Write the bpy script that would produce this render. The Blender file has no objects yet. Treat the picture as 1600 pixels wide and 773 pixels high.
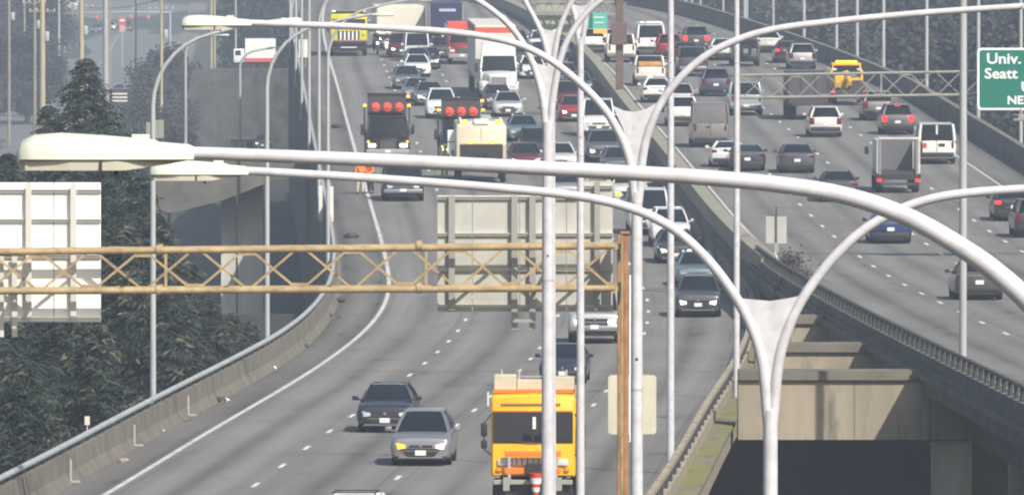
import bpy, bmesh, math, random
import numpy as np
from mathutils import Vector, Matrix, Quaternion

random.seed(7)
scene = bpy.context.scene
col = scene.collection
F = 18000.0           # focal length in pixels of a 1600-pixel-wide picture
Z0 = 30.0             # camera height above the datum
VH = -35.0            # picture row of the horizon

# ------------------------------------------------------------------ camera
cam = bpy.data.cameras.new('camera')
cam.sensor_width = 36.0
cam.lens = F / 1600.0 * 36.0
cam.clip_start = 1.0
cam.clip_end = 12000.0
cam_o = bpy.data.objects.new('camera', cam)
col.objects.link(cam_o)
cam_o.location = (0, 0, Z0)
cam_o.rotation_euler = (math.radians(90) - math.atan((386.5 - VH) / F), 0, 0)
scene.camera = cam_o

# ------------------------------------------------------------------ light
SUN = Vector((1.0, -1.5, 1.72)).normalized()      # towards the sun
world = bpy.data.worlds.new('World')
scene.world = world
world.use_nodes = True
wn = world.node_tree
bg = wn.nodes['Background']
sky = wn.nodes.new('ShaderNodeTexSky')
sky.sky_type = 'NISHITA'
sky.sun_disc = False
sky.sun_elevation = math.asin(SUN.z)
sky.sun_rotation = math.atan2(SUN.x, SUN.y)
sky.air_density = 1.3
sky.dust_density = 3.0
wn.links.new(sky.outputs[0], bg.inputs[0])
bg.inputs[1].default_value = 0.085
sun = bpy.data.lights.new('sun', 'SUN')
sun.energy = 4.4
sun.angle = math.radians(0.6)
sun.color = (1.0, 0.94, 0.84)
sun_o = bpy.data.objects.new('sun', sun)
col.objects.link(sun_o)
sun_o.rotation_euler = (-SUN).to_track_quat('-Z', 'Y').to_euler()
vs = scene.view_settings
vs.view_transform = 'Standard'
vs.look = 'None'
vs.exposure = 0.36
vs.gamma = 1.0
vs.use_curve_mapping = False
scene.cycles.max_bounces = 4
scene.cycles.volume_bounces = 1
scene.cycles.pixel_filter_type = 'BLACKMAN_HARRIS'
scene.cycles.filter_width = 2.1

# ------------------------------------------------------------------ materials
MATS = {}

def mat(name, c, rough=0.6, metal=0.0, var=0.0, scale=3.0, bump=0.0, coat=0.0, emit=None, es=0.0,
        c2=None, spots=None, stretch=(1, 1, 1), spec=0.5):
    if name in MATS:
        return MATS[name]
    m = bpy.data.materials.new(name)
    m.use_nodes = True
    nt = m.node_tree
    b = nt.nodes['Principled BSDF']
    b.inputs['Base Color'].default_value = (*c, 1)
    b.inputs['Roughness'].default_value = rough
    b.inputs['Metallic'].default_value = metal
    b.inputs['Coat Weight'].default_value = coat
    b.inputs['Specular IOR Level'].default_value = spec
    if emit:
        b.inputs['Emission Color'].default_value = (*emit, 1)
        b.inputs['Emission Strength'].default_value = es
    if var > 0 or bump > 0 or c2:
        tc = nt.nodes.new('ShaderNodeTexCoord')
        mp = nt.nodes.new('ShaderNodeMapping')
        mp.inputs['Scale'].default_value = stretch
        nt.links.new(tc.outputs['Object'], mp.inputs[0])
        n = nt.nodes.new('ShaderNodeTexNoise')
        n.inputs['Scale'].default_value = scale
        n.inputs['Detail'].default_value = 6
        n.inputs['Roughness'].default_value = 0.65
        nt.links.new(mp.outputs[0], n.inputs[0])
        r = nt.nodes.new('ShaderNodeValToRGB')
        lo = tuple(max(0, x * (1 - var)) for x in c)
        hi = c2 if c2 else tuple(min(1, x * (1 + var)) for x in c)
        r.color_ramp.elements[0].position = 0.32
        r.color_ramp.elements[1].position = 0.68
        r.color_ramp.elements[0].color = (*lo, 1)
        r.color_ramp.elements[1].color = (*hi, 1)
        nt.links.new(n.outputs['Fac'], r.inputs[0])
        out = r.outputs[0]
        if spots:                                   # (colour, scale, threshold): stains, moss, lichen
            n2 = nt.nodes.new('ShaderNodeTexNoise')
            n2.inputs['Scale'].default_value = spots[1]
            n2.inputs['Detail'].default_value = 8
            n2.inputs['Roughness'].default_value = 0.7
            nt.links.new(mp.outputs[0], n2.inputs[0])
            r2 = nt.nodes.new('ShaderNodeValToRGB')
            r2.color_ramp.elements[0].position = spots[2]
            r2.color_ramp.elements[1].position = spots[2] + 0.13
            nt.links.new(n2.outputs['Fac'], r2.inputs[0])
            mx = nt.nodes.new('ShaderNodeMix')
            mx.data_type = 'RGBA'
            nt.links.new(r2.outputs[0], mx.inputs['Factor'])
            nt.links.new(out, mx.inputs['A'])
            mx.inputs['B'].default_value = (*spots[0], 1)
            out = mx.outputs['Result']
        nt.links.new(out, b.inputs['Base Color'])
        if bump > 0:
            bp = nt.nodes.new('ShaderNodeBump')
            bp.inputs['Strength'].default_value = bump
            bp.inputs['Distance'].default_value = 0.03
            nt.links.new(n.outputs['Fac'], bp.inputs['Height'])
            nt.links.new(bp.outputs[0], b.inputs['Normal'])
    MATS[name] = m
    return m


def road_material(name, base, lane0, dark):
    """asphalt: UV x = metres across from the reference line, UV y = metres along"""
    m = bpy.data.materials.new(name)
    m.use_nodes = True
    nt = m.node_tree
    L = nt.links.new
    b = nt.nodes['Principled BSDF']
    b.inputs['Roughness'].default_value = 0.85
    b.inputs['Specular IOR Level'].default_value = 0.3
    uv = nt.nodes.new('ShaderNodeUVMap')
    sep = nt.nodes.new('ShaderNodeSeparateXYZ')
    L(uv.outputs[0], sep.inputs[0])

    def math_(op, a, bb=None):
        n = nt.nodes.new('ShaderNodeMath')
        n.operation = op
        if isinstance(a, (int, float)):
            n.inputs[0].default_value = a
        else:
            L(a, n.inputs[0])
        if bb is not None:
            if isinstance(bb, (int, float)):
                n.inputs[1].default_value = bb
            else:
                L(bb, n.inputs[1])
        return n.outputs[0]

    def noise(sx, sy, detail=4):
        mp = nt.nodes.new('ShaderNodeMapping')
        mp.inputs['Scale'].default_value = (sx, sy, 1)
        L(uv.outputs[0], mp.inputs[0])
        n = nt.nodes.new('ShaderNodeTexNoise')
        n.inputs['Scale'].default_value = 1
        n.inputs['Detail'].default_value = detail
        n.inputs['Roughness'].default_value = 0.6
        L(mp.outputs[0], n.inputs[0])
        return n.outputs['Fac']
    x = math_('ADD', sep.outputs[0], -lane0 + 36.0)
    lanepos = math_('PINGPONG', math_('ADD', x, 0.0), 1.8)          # 0 at lane lines, 1.8 at lane middle
    tr = math_('ABSOLUTE', math_('SUBTRACT', lanepos, 0.95))        # wheel paths
    tr = math_('SUBTRACT', 1.0, math_('MULTIPLY', tr, 1.5))
    tr = math_('MAXIMUM', tr, 0.0)
    mid = math_('MAXIMUM', math_('MULTIPLY', math_('SUBTRACT', lanepos, 1.35), 2.2), 0.0)
    streak = noise(1.3, 0.012, 5)
    patch = noise(0.25, 0.045, 5)
    fine = noise(14, 2.2, 3)
    val = math_('MULTIPLY', math_('SUBTRACT', streak, 0.5), 0.85)
    val = math_('ADD', val, math_('MULTIPLY', math_('SUBTRACT', patch, 0.5), 0.75))
    val = math_('ADD', val, math_('MULTIPLY', math_('SUBTRACT', fine, 0.5), 0.28))
    val = math_('ADD', val, math_('MULTIPLY', tr, 0.18))
    val = math_('SUBTRACT', val, math_('MULTIPLY', mid, 0.28))
    seam = math_('MULTIPLY', math_('LESS_THAN', math_('ABSOLUTE', math_('SUBTRACT', lanepos, 0.28)), 0.035), 0.22)      # tarred paving seams
    val = math_('SUBTRACT', val, math_('MULTIPLY', seam, math_('GREATER_THAN', noise(0.4, 0.02, 2), 0.5)))
    stain = noise(0.9, 0.16, 6)
    val = math_('SUBTRACT', val, math_('MULTIPLY', math_('MAXIMUM', math_('SUBTRACT', stain, 0.58), 0.0), 2.4))
    # dirt gathered on the shoulder, outside the lanes
    sh = math_('MULTIPLY', math_('LESS_THAN', sep.outputs[0], lane0), dark)
    val = math_('SUBTRACT', val, sh)
    sh2 = math_('MULTIPLY', math_('GREATER_THAN', sep.outputs[0], lane0 + 14.5), dark * 0.6)
    val = math_('SUBTRACT', val, sh2)
    val = math_('ADD', val, 1.0)
    mx = nt.nodes.new('ShaderNodeVectorMath')
    mx.operation = 'SCALE'
    mx.inputs[0].default_value = base
    L(val, mx.inputs['Scale'])
    L(mx.outputs[0], b.inputs['Base Color'])
    bp = nt.nodes.new('ShaderNodeBump')
    bp.inputs['Strength'].default_value = 0.25
    bp.inputs['Distance'].default_value = 0.01
    L(fine, bp.inputs['Height'])
    L(bp.outputs[0], b.inputs['Normal'])
    MATS[name] = m
    return m


M_ROAD = road_material('asphalt', (0.158, 0.153, 0.146), 0.0, 0.30)
M_PAINT_W = mat('road_paint', (0.62, 0.62, 0.58), 0.7, var=0.25, scale=2.0)
M_PAINT_EDGE = mat('edge_paint', (0.50, 0.50, 0.47), 0.7, var=0.3, scale=1.2)
M_CONC = mat('concrete', (0.152, 0.138, 0.112), 0.85, var=0.25, scale=0.8, bump=0.3,
             spots=((0.085, 0.082, 0.07), 0.5, 0.54))
M_CONC_L = mat('light_concrete', (0.32, 0.275, 0.21), 0.85, var=0.2, scale=0.7, bump=0.25,
               spots=((0.15, 0.14, 0.115), 1.1, 0.53), stretch=(1, 1, 0.22))
M_CONC_D = mat('weathered_concrete', (0.125, 0.12, 0.108), 0.9, var=0.3, scale=0.6, bump=0.3,
               spots=((0.07, 0.07, 0.065), 0.5, 0.55))
M_MOSS = mat('mossy_concrete', (0.15, 0.14, 0.10), 0.95, var=0.35, scale=2.2, bump=0.5,
             spots=((0.17, 0.17, 0.03), 1.3, 0.45), stretch=(1, 0.25, 1))
M_GALV = mat('galvanized_steel', (0.40, 0.41, 0.42), 0.55, metal=0.05, var=0.12, scale=1.2, stretch=(3, 3, 0.5))
M_GALV_N = mat('pale_galvanized', (0.55, 0.545, 0.58), 0.5, metal=0.0, var=0.14, scale=6.0, spots=((0.44, 0.435, 0.45), 11.0, 0.57), stretch=(1, 1, 1))
M_RAIL = mat('rail_steel', (0.45, 0.46, 0.48), 0.5, metal=0.3, var=0.15, scale=1.0)
M_DARK = mat('dark_steel', (0.045, 0.045, 0.048), 0.6)
M_HOUS = mat('luminaire_housing', (0.62, 0.645, 0.56), 0.45, var=0.06, scale=2.0)
M_LENS = mat('luminaire_tray', (0.58, 0.56, 0.47), 0.4, var=0.08, scale=3.0)
M_TAN = mat('tan_painted_steel', (0.37, 0.275, 0.145), 0.7, var=0.3, scale=2.0,
            spots=((0.24, 0.13, 0.055), 3.5, 0.56))
M_RUST = mat('rust_brown_steel', (0.33, 0.16, 0.065), 0.75, var=0.3, scale=2.5)
M_SIGNBACK = mat('sign_back_aluminium', (0.68, 0.675, 0.63), 0.55, metal=0.0, var=0.06, scale=1.0)
M_SIGNRIB = mat('sign_stiffener', (0.60, 0.59, 0.54), 0.55)
M_SIGNPOST = mat('sign_hanger', (0.33, 0.33, 0.32), 0.55, metal=0.2)
M_GREEN = mat('sign_green', (0.003, 0.155, 0.112), 0.5)
M_WHITE = mat('white_sheeting', (0.82, 0.84, 0.82), 0.5)
M_YELLOWSHEET = mat('yellow_sheeting', (0.75, 0.50, 0.05), 0.5)
M_BROWN = mat('weathering_steel', (0.125, 0.085, 0.07), 0.8, var=0.25, scale=1.5)
M_GTRUSS = mat('grey_truss_steel', (0.25, 0.245, 0.225), 0.6, var=0.2, scale=2.0)
M_WOOD = mat('utility_pole_wood', (0.26, 0.22, 0.17), 0.9, var=0.3, scale=1.5, stretch=(4, 4, 0.3))
M_WOOD_L = mat('pale_pole_wood', (0.42, 0.36, 0.22), 0.9, var=0.25, scale=1.5, stretch=(4, 4, 0.3))
M_WIRE = mat('wire', (0.05, 0.05, 0.055), 0.6)
M_GLASS = mat('dark_glass', (0.008, 0.010, 0.014), 0.06, spec=0.22)
M_GLASS_B = mat('windshield_glass', (0.010, 0.014, 0.020), 0.05, spec=0.25)
M_TYRE = mat('tyre_rubber', (0.018, 0.018, 0.019), 0.85)
M_RIM = mat('alloy_rim', (0.42, 0.42, 0.43), 0.35, metal=0.7)
M_BLACK = mat('black_plastic', (0.022, 0.022, 0.024), 0.55)
M_CHROME = mat('chrome', (0.75, 0.75, 0.76), 0.18, metal=1.0)
M_HEAD = mat('headlight_lens', (0.62, 0.64, 0.66), 0.12, spec=0.8)
M_HEADLIT = mat('lit_headlight', (0.8, 0.8, 0.8), 0.2, emit=(1, 0.97, 0.9), es=2.2)
M_AMBER = mat('lit_amber_lamp', (0.9, 0.45, 0.02), 0.3, emit=(1.0, 0.50, 0.03), es=1.7)
M_TAIL = mat('tail_lamp', (0.11, 0.008, 0.008), 0.25)
M_TAILLIT = mat('lit_brake_lamp', (0.8, 0.02, 0.02), 0.3, emit=(1, 0.03, 0.03), es=1.6)
M_PLATE = mat('number_plate', (0.70, 0.72, 0.74), 0.5, var=0.15, scale=20)
M_RED = mat('red_plastic_drum', (0.62, 0.085, 0.045), 0.85, var=0.1, scale=4)
M_CONE = mat('cone_orange', (0.72, 0.06, 0.03), 0.5)
M_VEST = mat('orange_vest', (0.85, 0.17, 0.03), 0.7)
M_LIME = mat('lime_gear', (0.55, 0.62, 0.08), 0.7)
M_LIMEP = mat('lime_paint', (0.58, 0.62, 0.05), 0.35, coat=0.4)
M_NAVY = mat('navy_cloth', (0.025, 0.03, 0.05), 0.9)
M_CREAMCLOTH = mat('pale_cloth', (0.55, 0.50, 0.40), 0.9)
M_SKIN = mat('skin', (0.45, 0.26, 0.18), 0.6)
M_TARP = mat('orange_load', (0.50, 0.26, 0.05), 0.8, var=0.3, scale=3)


def paint(c, metal=0.2, rough=0.32):
    key = 'paint_%02x%02x%02x' % tuple(int(255 * x ** 0.4545) for x in c)
    return mat(key, c, rough, metal=metal, coat=0.5, var=0.05, scale=2.0)


# ------------------------------------------------------------------ mesh helpers
class MB:
    def __init__(s):
        s.v = []
        s.f = []
        s.uv = None

    def add(s, vs, fs):
        o = len(s.v)
        s.v += [tuple(p) for p in vs]
        s.f += [tuple(i + o for i in f) for f in fs]
        return s

    def box(s, c, d, rot=None, bev=0.0):
        x, y, z = d[0] / 2, d[1] / 2, d[2] / 2
        if bev <= 0:
            P = [(-x, -y, -z), (x, -y, -z), (x, y, -z), (-x, y, -z), (-x, -y, z), (x, -y, z), (x, y, z), (-x, y, z)]
            Fc = [(0, 3, 2, 1), (4, 5, 6, 7), (0, 1, 5, 4), (1, 2, 6, 5), (2, 3, 7, 6), (3, 0, 4, 7)]
        else:
            bm = bmesh.new()
            bmesh.ops.create_cube(bm, size=1.0)
            bmesh.ops.scale(bm, vec=d, verts=bm.verts)
            bmesh.ops.bevel(bm, geom=list(bm.edges), offset=min(bev, min(d) * 0.45), segments=2, affect='EDGES', profile=0.6)
            bm.verts.index_update()
            P = [tuple(v.co) for v in bm.verts]
            Fc = [tuple(v.index for v in f.verts) for f in bm.faces]
            bm.free()
        if rot is not None:
            P = [rot @ Vector(p) for p in P]
        return s.add([(p[0] + c[0], p[1] + c[1], p[2] + c[2]) for p in P], Fc)

    def bar(s, a, b, w, h=None):
        """a straight bar of rectangular section from a to b"""
        a, b = Vector(a), Vector(b)
        h = h or w
        d = b - a
        q = d.to_track_quat('Y', 'Z').to_matrix()
        return s.box((a + b) / 2, (w, d.length, h), rot=q)

    def tube(s, pts, rad, n=10, cap=True):
        pts = [Vector(p) for p in pts]
        if isinstance(rad, (int, float)):
            rad = [rad] * len(pts)
        rings = []
        up = Vector((0, 1, 0))
        for i, p in enumerate(pts):
            t = (pts[min(i + 1, len(pts) - 1)] - pts[max(i - 1, 0)]).normalized()
            r = up if abs(t.dot(up)) < 0.9 else Vector((1, 0, 0))
            a = t.cross(r).normalized()
            b = t.cross(a).normalized()
            rings.append([p + (a * math.cos(k * 2 * math.pi / n) + b * math.sin(k * 2 * math.pi / n)) * rad[i] for k in range(n)])
        return s.loft(rings, cap=cap)

    def loft(s, rings, cap=True, closed=True):
        n = len(rings[0])
        vs_ = [p for r in rings for p in r]
        fs = []
        for i in range(len(rings) - 1):
            for k in range(n if closed else n - 1):
                k2 = (k + 1) % n
                fs.append((i * n + k, i * n + k2, (i + 1) * n + k2, (i + 1) * n + k))
        if cap and closed:
            fs.append(tuple(reversed(range(n))))
            fs.append(tuple((len(rings) - 1) * n + k for k in range(n)))
        return s.add(vs_, fs)

    def lathe(s, prof, origin, axis='z', n=16):
        """prof: list of (r, h)"""
        rings = []
        for r, h in prof:
            ring = []
            for k in range(n):
                a = 2 * math.pi * k / n
                c, d = r * math.cos(a), r * math.sin(a)
                p = (c, d, h) if axis == 'z' else ((h, c, d) if axis == 'x' else (c, h, d))
                ring.append((p[0] + origin[0], p[1] + origin[1], p[2] + origin[2]))
            rings.append(ring)
        return s.loft(rings)

    def panel(s, a, b, c, d, n=6, m=5, bulge=(0, 0, 0), thick=0.0):
        """grid over the quad a(bottom left) b(bottom right) c(top right) d(top left), bulged in the middle"""
        a, b, c, d, bl = Vector(a), Vector(b), Vector(c), Vector(d), Vector(bulge)
        P = []
        for j in range(m + 1):
            t = j / m
            for i in range(n + 1):
                q = i / n
                p = (a * (1 - q) + b * q) * (1 - t) + (d * (1 - q) + c * q) * t
                p = p + bl * (1 - (2 * q - 1) ** 2) * (0.45 + 0.55 * (1 - (2 * t - 1) ** 2))
                P.append(p)
        Fc = [(j * (n + 1) + i, j * (n + 1) + i + 1, (j + 1) * (n + 1) + i + 1, (j + 1) * (n + 1) + i) for j in range(m) for i in range(n)]
        return s.add(P, Fc)

    def mesh(s, name, material, smooth=False, sharp=None):
        me = bpy.data.meshes.new(name)
        me.from_pydata(s.v, [], s.f)
        if material:
            me.materials.append(material)
        if smooth:
            me.polygons.foreach_set('use_smooth', [True] * len(me.polygons))
            if True:
                sharp = sharp or 65
                me.set_sharp_from_angle(angle=math.radians(sharp))
        if s.uv:
            ul = me.uv_layers.new(name='UVMap')
            for lp in me.loops:
                ul.data[lp.index].uv = s.uv[lp.vertex_index]
        me.update()
        return me

    def build(s, name, material, parent=None, smooth=False, sharp=None):
        return link(name, s.mesh(name, material, smooth, sharp), parent)


def link(name, me, parent=None):
    o = bpy.data.objects.new(name, me)
    col.objects.link(o)
    if parent is not None:
        o.parent = parent
    return o


def empty(name, loc=(0, 0, 0), rz=0.0):
    o = bpy.data.objects.new(name, None)
    o.empty_display_size = 0.3
    col.objects.link(o)
    o.location = loc
    o.rotation_euler = (0, 0, rz)
    return o


def tag(o, label=None, cat=None, group=None, kind=None):
    if label:
        o['label'] = label
    if cat:
        o['category'] = cat
    if group:
        o['group'] = group
    if kind:
        o['kind'] = kind
    return o


def W(x, d, z):
    return Vector((x, d, z + Z0))


def at(u, v, d):
    """point of the place that the photograph shows at pixel (u, v), d metres ahead of the camera"""
    return Vector(((u - 800.0) / F * d, d, -(v - VH) * d / F + Z0))


# ------------------------------------------------------------------ the two carriageways: plan and profile
def zL(d):
    if d < 430: return -13.6
    if d < 530: return -13.6 + 0.5 * (d - 430) ** 2 * 0.025 / 100
    if d < 860: return -12.35 + 0.025 * (d - 530)
    e = min(d - 860, 160)
    return -4.1 + 0.025 * e - 0.5 * e * e * 0.025 / 160


def zR(d):
    if d < 440: return -11.9
    if d < 540: return -11.9 + 0.5 * (d - 440) ** 2 * 0.022 / 100
    if d < 860: return -10.8 + 0.022 * (d - 540)
    e = min(d - 860, 160)
    return -3.76 + 0.022 * e - 0.5 * e * e * 0.022 / 160


def spline(pts):
    xs = np.array([p[0] for p in pts], float)
    ys = np.array([p[1] for p in pts], float)
    n = len(xs)
    h = np.diff(xs)
    A = np.zeros((n, n)); r = np.zeros(n)
    A[0, 0] = A[-1, -1] = 1
    for i in range(1, n - 1):
        A[i, i - 1] = h[i - 1]; A[i, i] = 2 * (h[i - 1] + h[i]); A[i, i + 1] = h[i]
        r[i] = 6 * ((ys[i + 1] - ys[i]) / h[i] - (ys[i] - ys[i - 1]) / h[i - 1])
    M = np.linalg.solve(A, r)

    def f(x):
        if x <= xs[0]:
            return float(ys[0] + (x - xs[0]) * ((ys[1] - ys[0]) / h[0] - h[0] * M[1] / 6))
        if x >= xs[-1]:
            return float(ys[-1] + (x - xs[-1]) * ((ys[-1] - ys[-2]) / h[-1] + h[-1] * M[-2] / 6))
        i = int(np.searchsorted(xs, x) - 1)
        a, b = xs[i + 1] - x, x - xs[i]
        return float(M[i] * a ** 3 / (6 * h[i]) + M[i + 1] * b ** 3 / (6 * h[i]) + (ys[i] / h[i] - M[i] * h[i] / 6) * a + (ys[i + 1] / h[i] - M[i + 1] * h[i] / 6) * b)
    return f


# left carriageway: its white left edge line; right carriageway: first lane line from the median
XL = spline([(56, -12.0), (131, -13.6), (206, -14.0), (250, -12.9), (302, -10.76), (346, -9.05), (396, -7.04), (440, -5.75),
             (480, -5.2), (515, -5.62), (560, -6.7), (636, -8.61), (692, -10.0), (749, -11.4), (798, -12.65), (861, -14.1), (960, -15.6), (1100, -17.3)])
XR = spline([(200, 21.6), (316, 18.5), (371, 16.9), (431, 15.5), (482, 14.6), (529, 13.85), (580, 12.95), (630, 12.1), (689, 11.0), (728, 10.0), (771, 8.3), (792, 7.3), (830, 5.2), (900, 0.6), (1000, -7.0)])


def heading(fx, d):
    return math.atan2(-(fx(d + 2) - fx(d - 2)), 4.0)     # rotation about z that turns +Y to the road direction


def row(zf, d):
    return -zf(d) * F / d + VH


def find_d(zf, v):
    lo, hi = 120.0, 1010.0
    for _ in range(50):
        m = (lo + hi) / 2
        if row(zf, m) > v: lo = m
        else: hi = m
    return (lo + hi) / 2


def drange(a, b, step):
    n = max(1, int(round((b - a) / step)))
    return [a + (b - a) * i / n for i in range(n + 1)]


def ribbon(name, fx, zf, prof, d0, d1, step, material, parent=None, closed=False, uvbase=None):
    """sweep a cross-section prof [(offset, height)] along a carriageway; offsets may be functions of d"""
    ds = drange(d0, d1, step)
    mb = MB()
    rings = []
    uv = []
    for d in ds:
        x0 = fx(d); z0 = zf(d)
        ring = []
        for off, h in prof:
            o = off(d) if callable(off) else off
            hh = h(d) if callable(h) else h
            ring.append(W(x0 + o, d, z0 + hh))
            uv.append((o, d))
        rings.append(ring)
    mb.loft(rings, cap=closed, closed=closed)
    mb.uv = uv
    return mb.build(name, material, parent)
# fix the plan of the far right carriageway: it narrows as it bends left
XR = spline([(200, 21.6), (316, 18.5), (371, 16.9), (431, 15.5), (482, 14.6), (529, 13.85), (580, 13.0), (630, 12.15), (689, 11.15), (766, 9.9), (817, 8.5), (900, 5.5), (1000, 1.5), (1100, -3.0)])


def smooth01(t):
    t = max(0.0, min(1.0, t))
    return t * t * (3 - 2 * t)


def shL(d):                      # outer edge of the left shoulder
    return -1.3 - 0.75 * smooth01((d - 400) / 100)


def offR(d):                     # right edge of the left carriageway
    return 14.85 * (1 - smooth01((d - 430) / 60)) + (XR(d) - 4.6 - XL(d)) * smooth01((d - 430) / 60)


def parR(d):                     # right parapet of the right carriageway
    return 13.15 - 2.4 * max(0.0, (d - 700) / 92) * (1 if d < 900 else 1)


# ------------------------------------------------------------------ terrain
def ground_z(x, y):
    base = -25.0
    t = smooth01((y - 650) / 900)
    z = base + 8.5 * t
    if y > 1450:
        z += (y - 1450) * 0.021
    right = smooth01((x - 24) / 30) * smooth01((y - 420) / 700)
    z += right * 15
    left = smooth01((-x - 16) / 22) * smooth01((430 - y) / 120)
    z += left * 3.0
    z += 0.5 * math.sin(x * 0.11 + y * 0.013) + 0.4 * math.sin(y * 0.031 - x * 0.05)
    if -20 < x < 16 and 1020 < y < 1500:          # the freeway leaves the viaduct and runs on fill
        k = smooth01((y - 1010) / 80) * smooth01((1500 - y) / 60)
        zz = -3.4 - 0.6
        z = z * (1 - k) + zz * k
    return z


mb = MB()
xs = [-700, -450, -300, -220, -160, -120] + list(range(-100, 101, 8)) + [120, 160, 220, 300, 450, 700]
ys = list(range(-60, 600, 60)) + list(range(600, 1700, 25)) + list(range(1700, 3301, 80))
for y in ys:
    for x in xs:
        mb.v.append((x, y, ground_z(x, y) + Z0))
nx = len(xs)
for j in range(len(ys) - 1):
    for i in range(nx - 1):
        mb.f.append((j * nx + i, j * nx + i + 1, (j + 1) * nx + i + 1, (j + 1) * nx + i))
M_GROUND = mat('ground_cover', (0.036, 0.042, 0.028), 0.95, var=0.4, scale=0.12, bump=0.4, spots=((0.06, 0.055, 0.045), 0.05, 0.55))
g = mb.build('ground', M_GROUND, smooth=True)
tag(g, 'dark scrubby ground below the viaducts and up the far slope', kind='structure')

# ------------------------------------------------------------------ carriageways
road_l = ribbon('road', XL, zL, [(shL, 0), (0.0, 0.0), (3.6, 0.0), (7.2, 0.0), (10.8, 0.0), (14.4, 0.0), (offR, 0)], 40, 1080, 6, M_ROAD)
tag(road_l, 'grey four lane carriageway with oncoming traffic, curving on the left', kind='structure')
M_ROAD_R = road_material('asphalt_right', (0.150, 0.146, 0.139), -3.6, 0.25)
road_r = ribbon('road', XR, zR, [(-4.6, 0), (-3.6, 0), (0, 0), (3.6, 0), (7.2, 0), (10.8, 0), (parR, 0)], 180, 1080, 6, M_ROAD_R)
tag(road_r, 'grey four lane carriageway with departing traffic on the right', kind='structure')


def stripe(name, fx, zf, off, wid, d0, d1, step, parent, m=None):
    return ribbon(name, fx, zf, [(off - wid / 2, 0.006), (off + wid / 2, 0.006)], d0, d1, step, m or M_PAINT_W, parent)


stripe('edge_line', XL, zL, 0.0, 0.17, 60, 1050, 6, road_l, M_PAINT_EDGE)
stripe('edge_line', XL, zL, 14.4, 0.12, 60, 1050, 6, road_l, M_PAINT_EDGE)
stripe('edge_line', XR, zR, -3.6, 0.12, 190, 900, 6, road_r, M_PAINT_EDGE)
stripe('edge_line', XR, zR, 10.8, 0.12, 190, 760, 6, road_r, M_PAINT_EDGE)
for k, off in enumerate((3.6, 7.2, 10.8)):
    d = 210.0 + 4.5 * k
    while d < 900:
        stripe('lane_dash', XL, zL, off, 0.13, d, d + 2.6, 3, road_l)
        d += 12.2
for k, off in enumerate((0.0, 3.6, 7.2)):
    d = 262.0 + 3.2 * k
    while d < 880:
        stripe('lane_dash', XR, zR, off, 0.13, d, d + 2.6, 3, road_r)
        d += 12.2
# tar-filled transverse expansion joints of the decks
for d in (398, 512, 604, 660):
    ribbon('expansion_joint', XL, zL, [(lambda q: shL(q) + 0.05, 0.004), (14.3, 0.004)], d, d + 0.22, 1, mat('joint_tar', (0.10, 0.098, 0.095), 0.8), road_l)
for d in (345, 402, 470, 540, 610):
    ribbon('expansion_joint', XR, zR, [(-4.3, 0.004), (12.6, 0.004)], d, d + 0.3, 1, MATS['joint_tar'], road_r)

# ------------------------------------------------------------------ left barrier with pipe rail
wl = empty('roadside_barrier', W(XL(330) - 2, 330, zL(330)))


def adopt(o, root):
    """parent an object built in place"""
    o.parent = root
    o.matrix_parent_inverse = Matrix.LocRotScale(root.location, root.rotation_euler, root.scale).inverted()
    return o


d = 150.0
while d < 1000:                                   # cast panels, each 18.3 m with an open joint
    e = min(d + 18.2, 1000)
    o = ribbon('barrier_panel', XL, zL, [(shL, 0.002), (lambda q: shL(q) - 0.18, 0.30), (lambda q: shL(q) - 0.24, 0.80), (lambda q: shL(q) - 0.46, 0.80), (lambda q: shL(q) - 0.50, -0.35)],
               d, e, 5, M_CONC, closed=True)
    adopt(o, wl)
    d += 18.3
o = MB().tube([W(XL(q) + shL(q) - 0.34, q, zL(q) + 1.0) for q in drange(150, 1000, 6)], 0.085, 8).build('pipe_rail', M_RAIL, smooth=True)
adopt(o, wl)
pm = MB().box((0, 0, 0.1), (0.07, 0.09, 0.24)).mesh('rail_post', M_DARK)
q = 288.0
while q < 700:
    o = link('rail_post', pm)
    o.location = W(XL(q) + shL(q) - 0.34, q, zL(q) + 0.78)
    adopt(o, wl)
    q += 3.05
tag(wl, 'long concrete barrier with grey pipe rail along the left shoulder', 'barrier')

# conduit and drain outlets against the barrier
for i, q in enumerate((309, 333, 356)):
    o = MB().box((0.0, 0, 0.36), (0.05, 0.05, 0.62)).box((0.12, 0, 0.07), (0.26, 0.06, 0.05)).build('conduit', mat('pvc_grey', (0.38, 0.37, 0.34), 0.6))
    o.location = W(XL(q) + shL(q) - 0.06, q, zL(q) + 0.02)
    tag(o, ['conduit stub on the left barrier nearest the camera', 'conduit stub on the left barrier, middle of three', 'conduit stub on the left barrier, farthest of three'][i], 'conduit', 'conduit stubs on the left barrier')
o = MB().box((0, 0, 0.16), (0.02, 0.05, 0.34)).box((0, -0.02, 0.30), (0.14, 0.03, 0.24)).build('reflector', mat('reflector_pale', (0.62, 0.60, 0.5), 0.4))
q = 318.5
o.location = W(XL(q) + shL(q) - 0.34, q, zL(q) + 1.06)
tag(o, 'small pale reflector standing on the left pipe rail', 'reflector')

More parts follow.
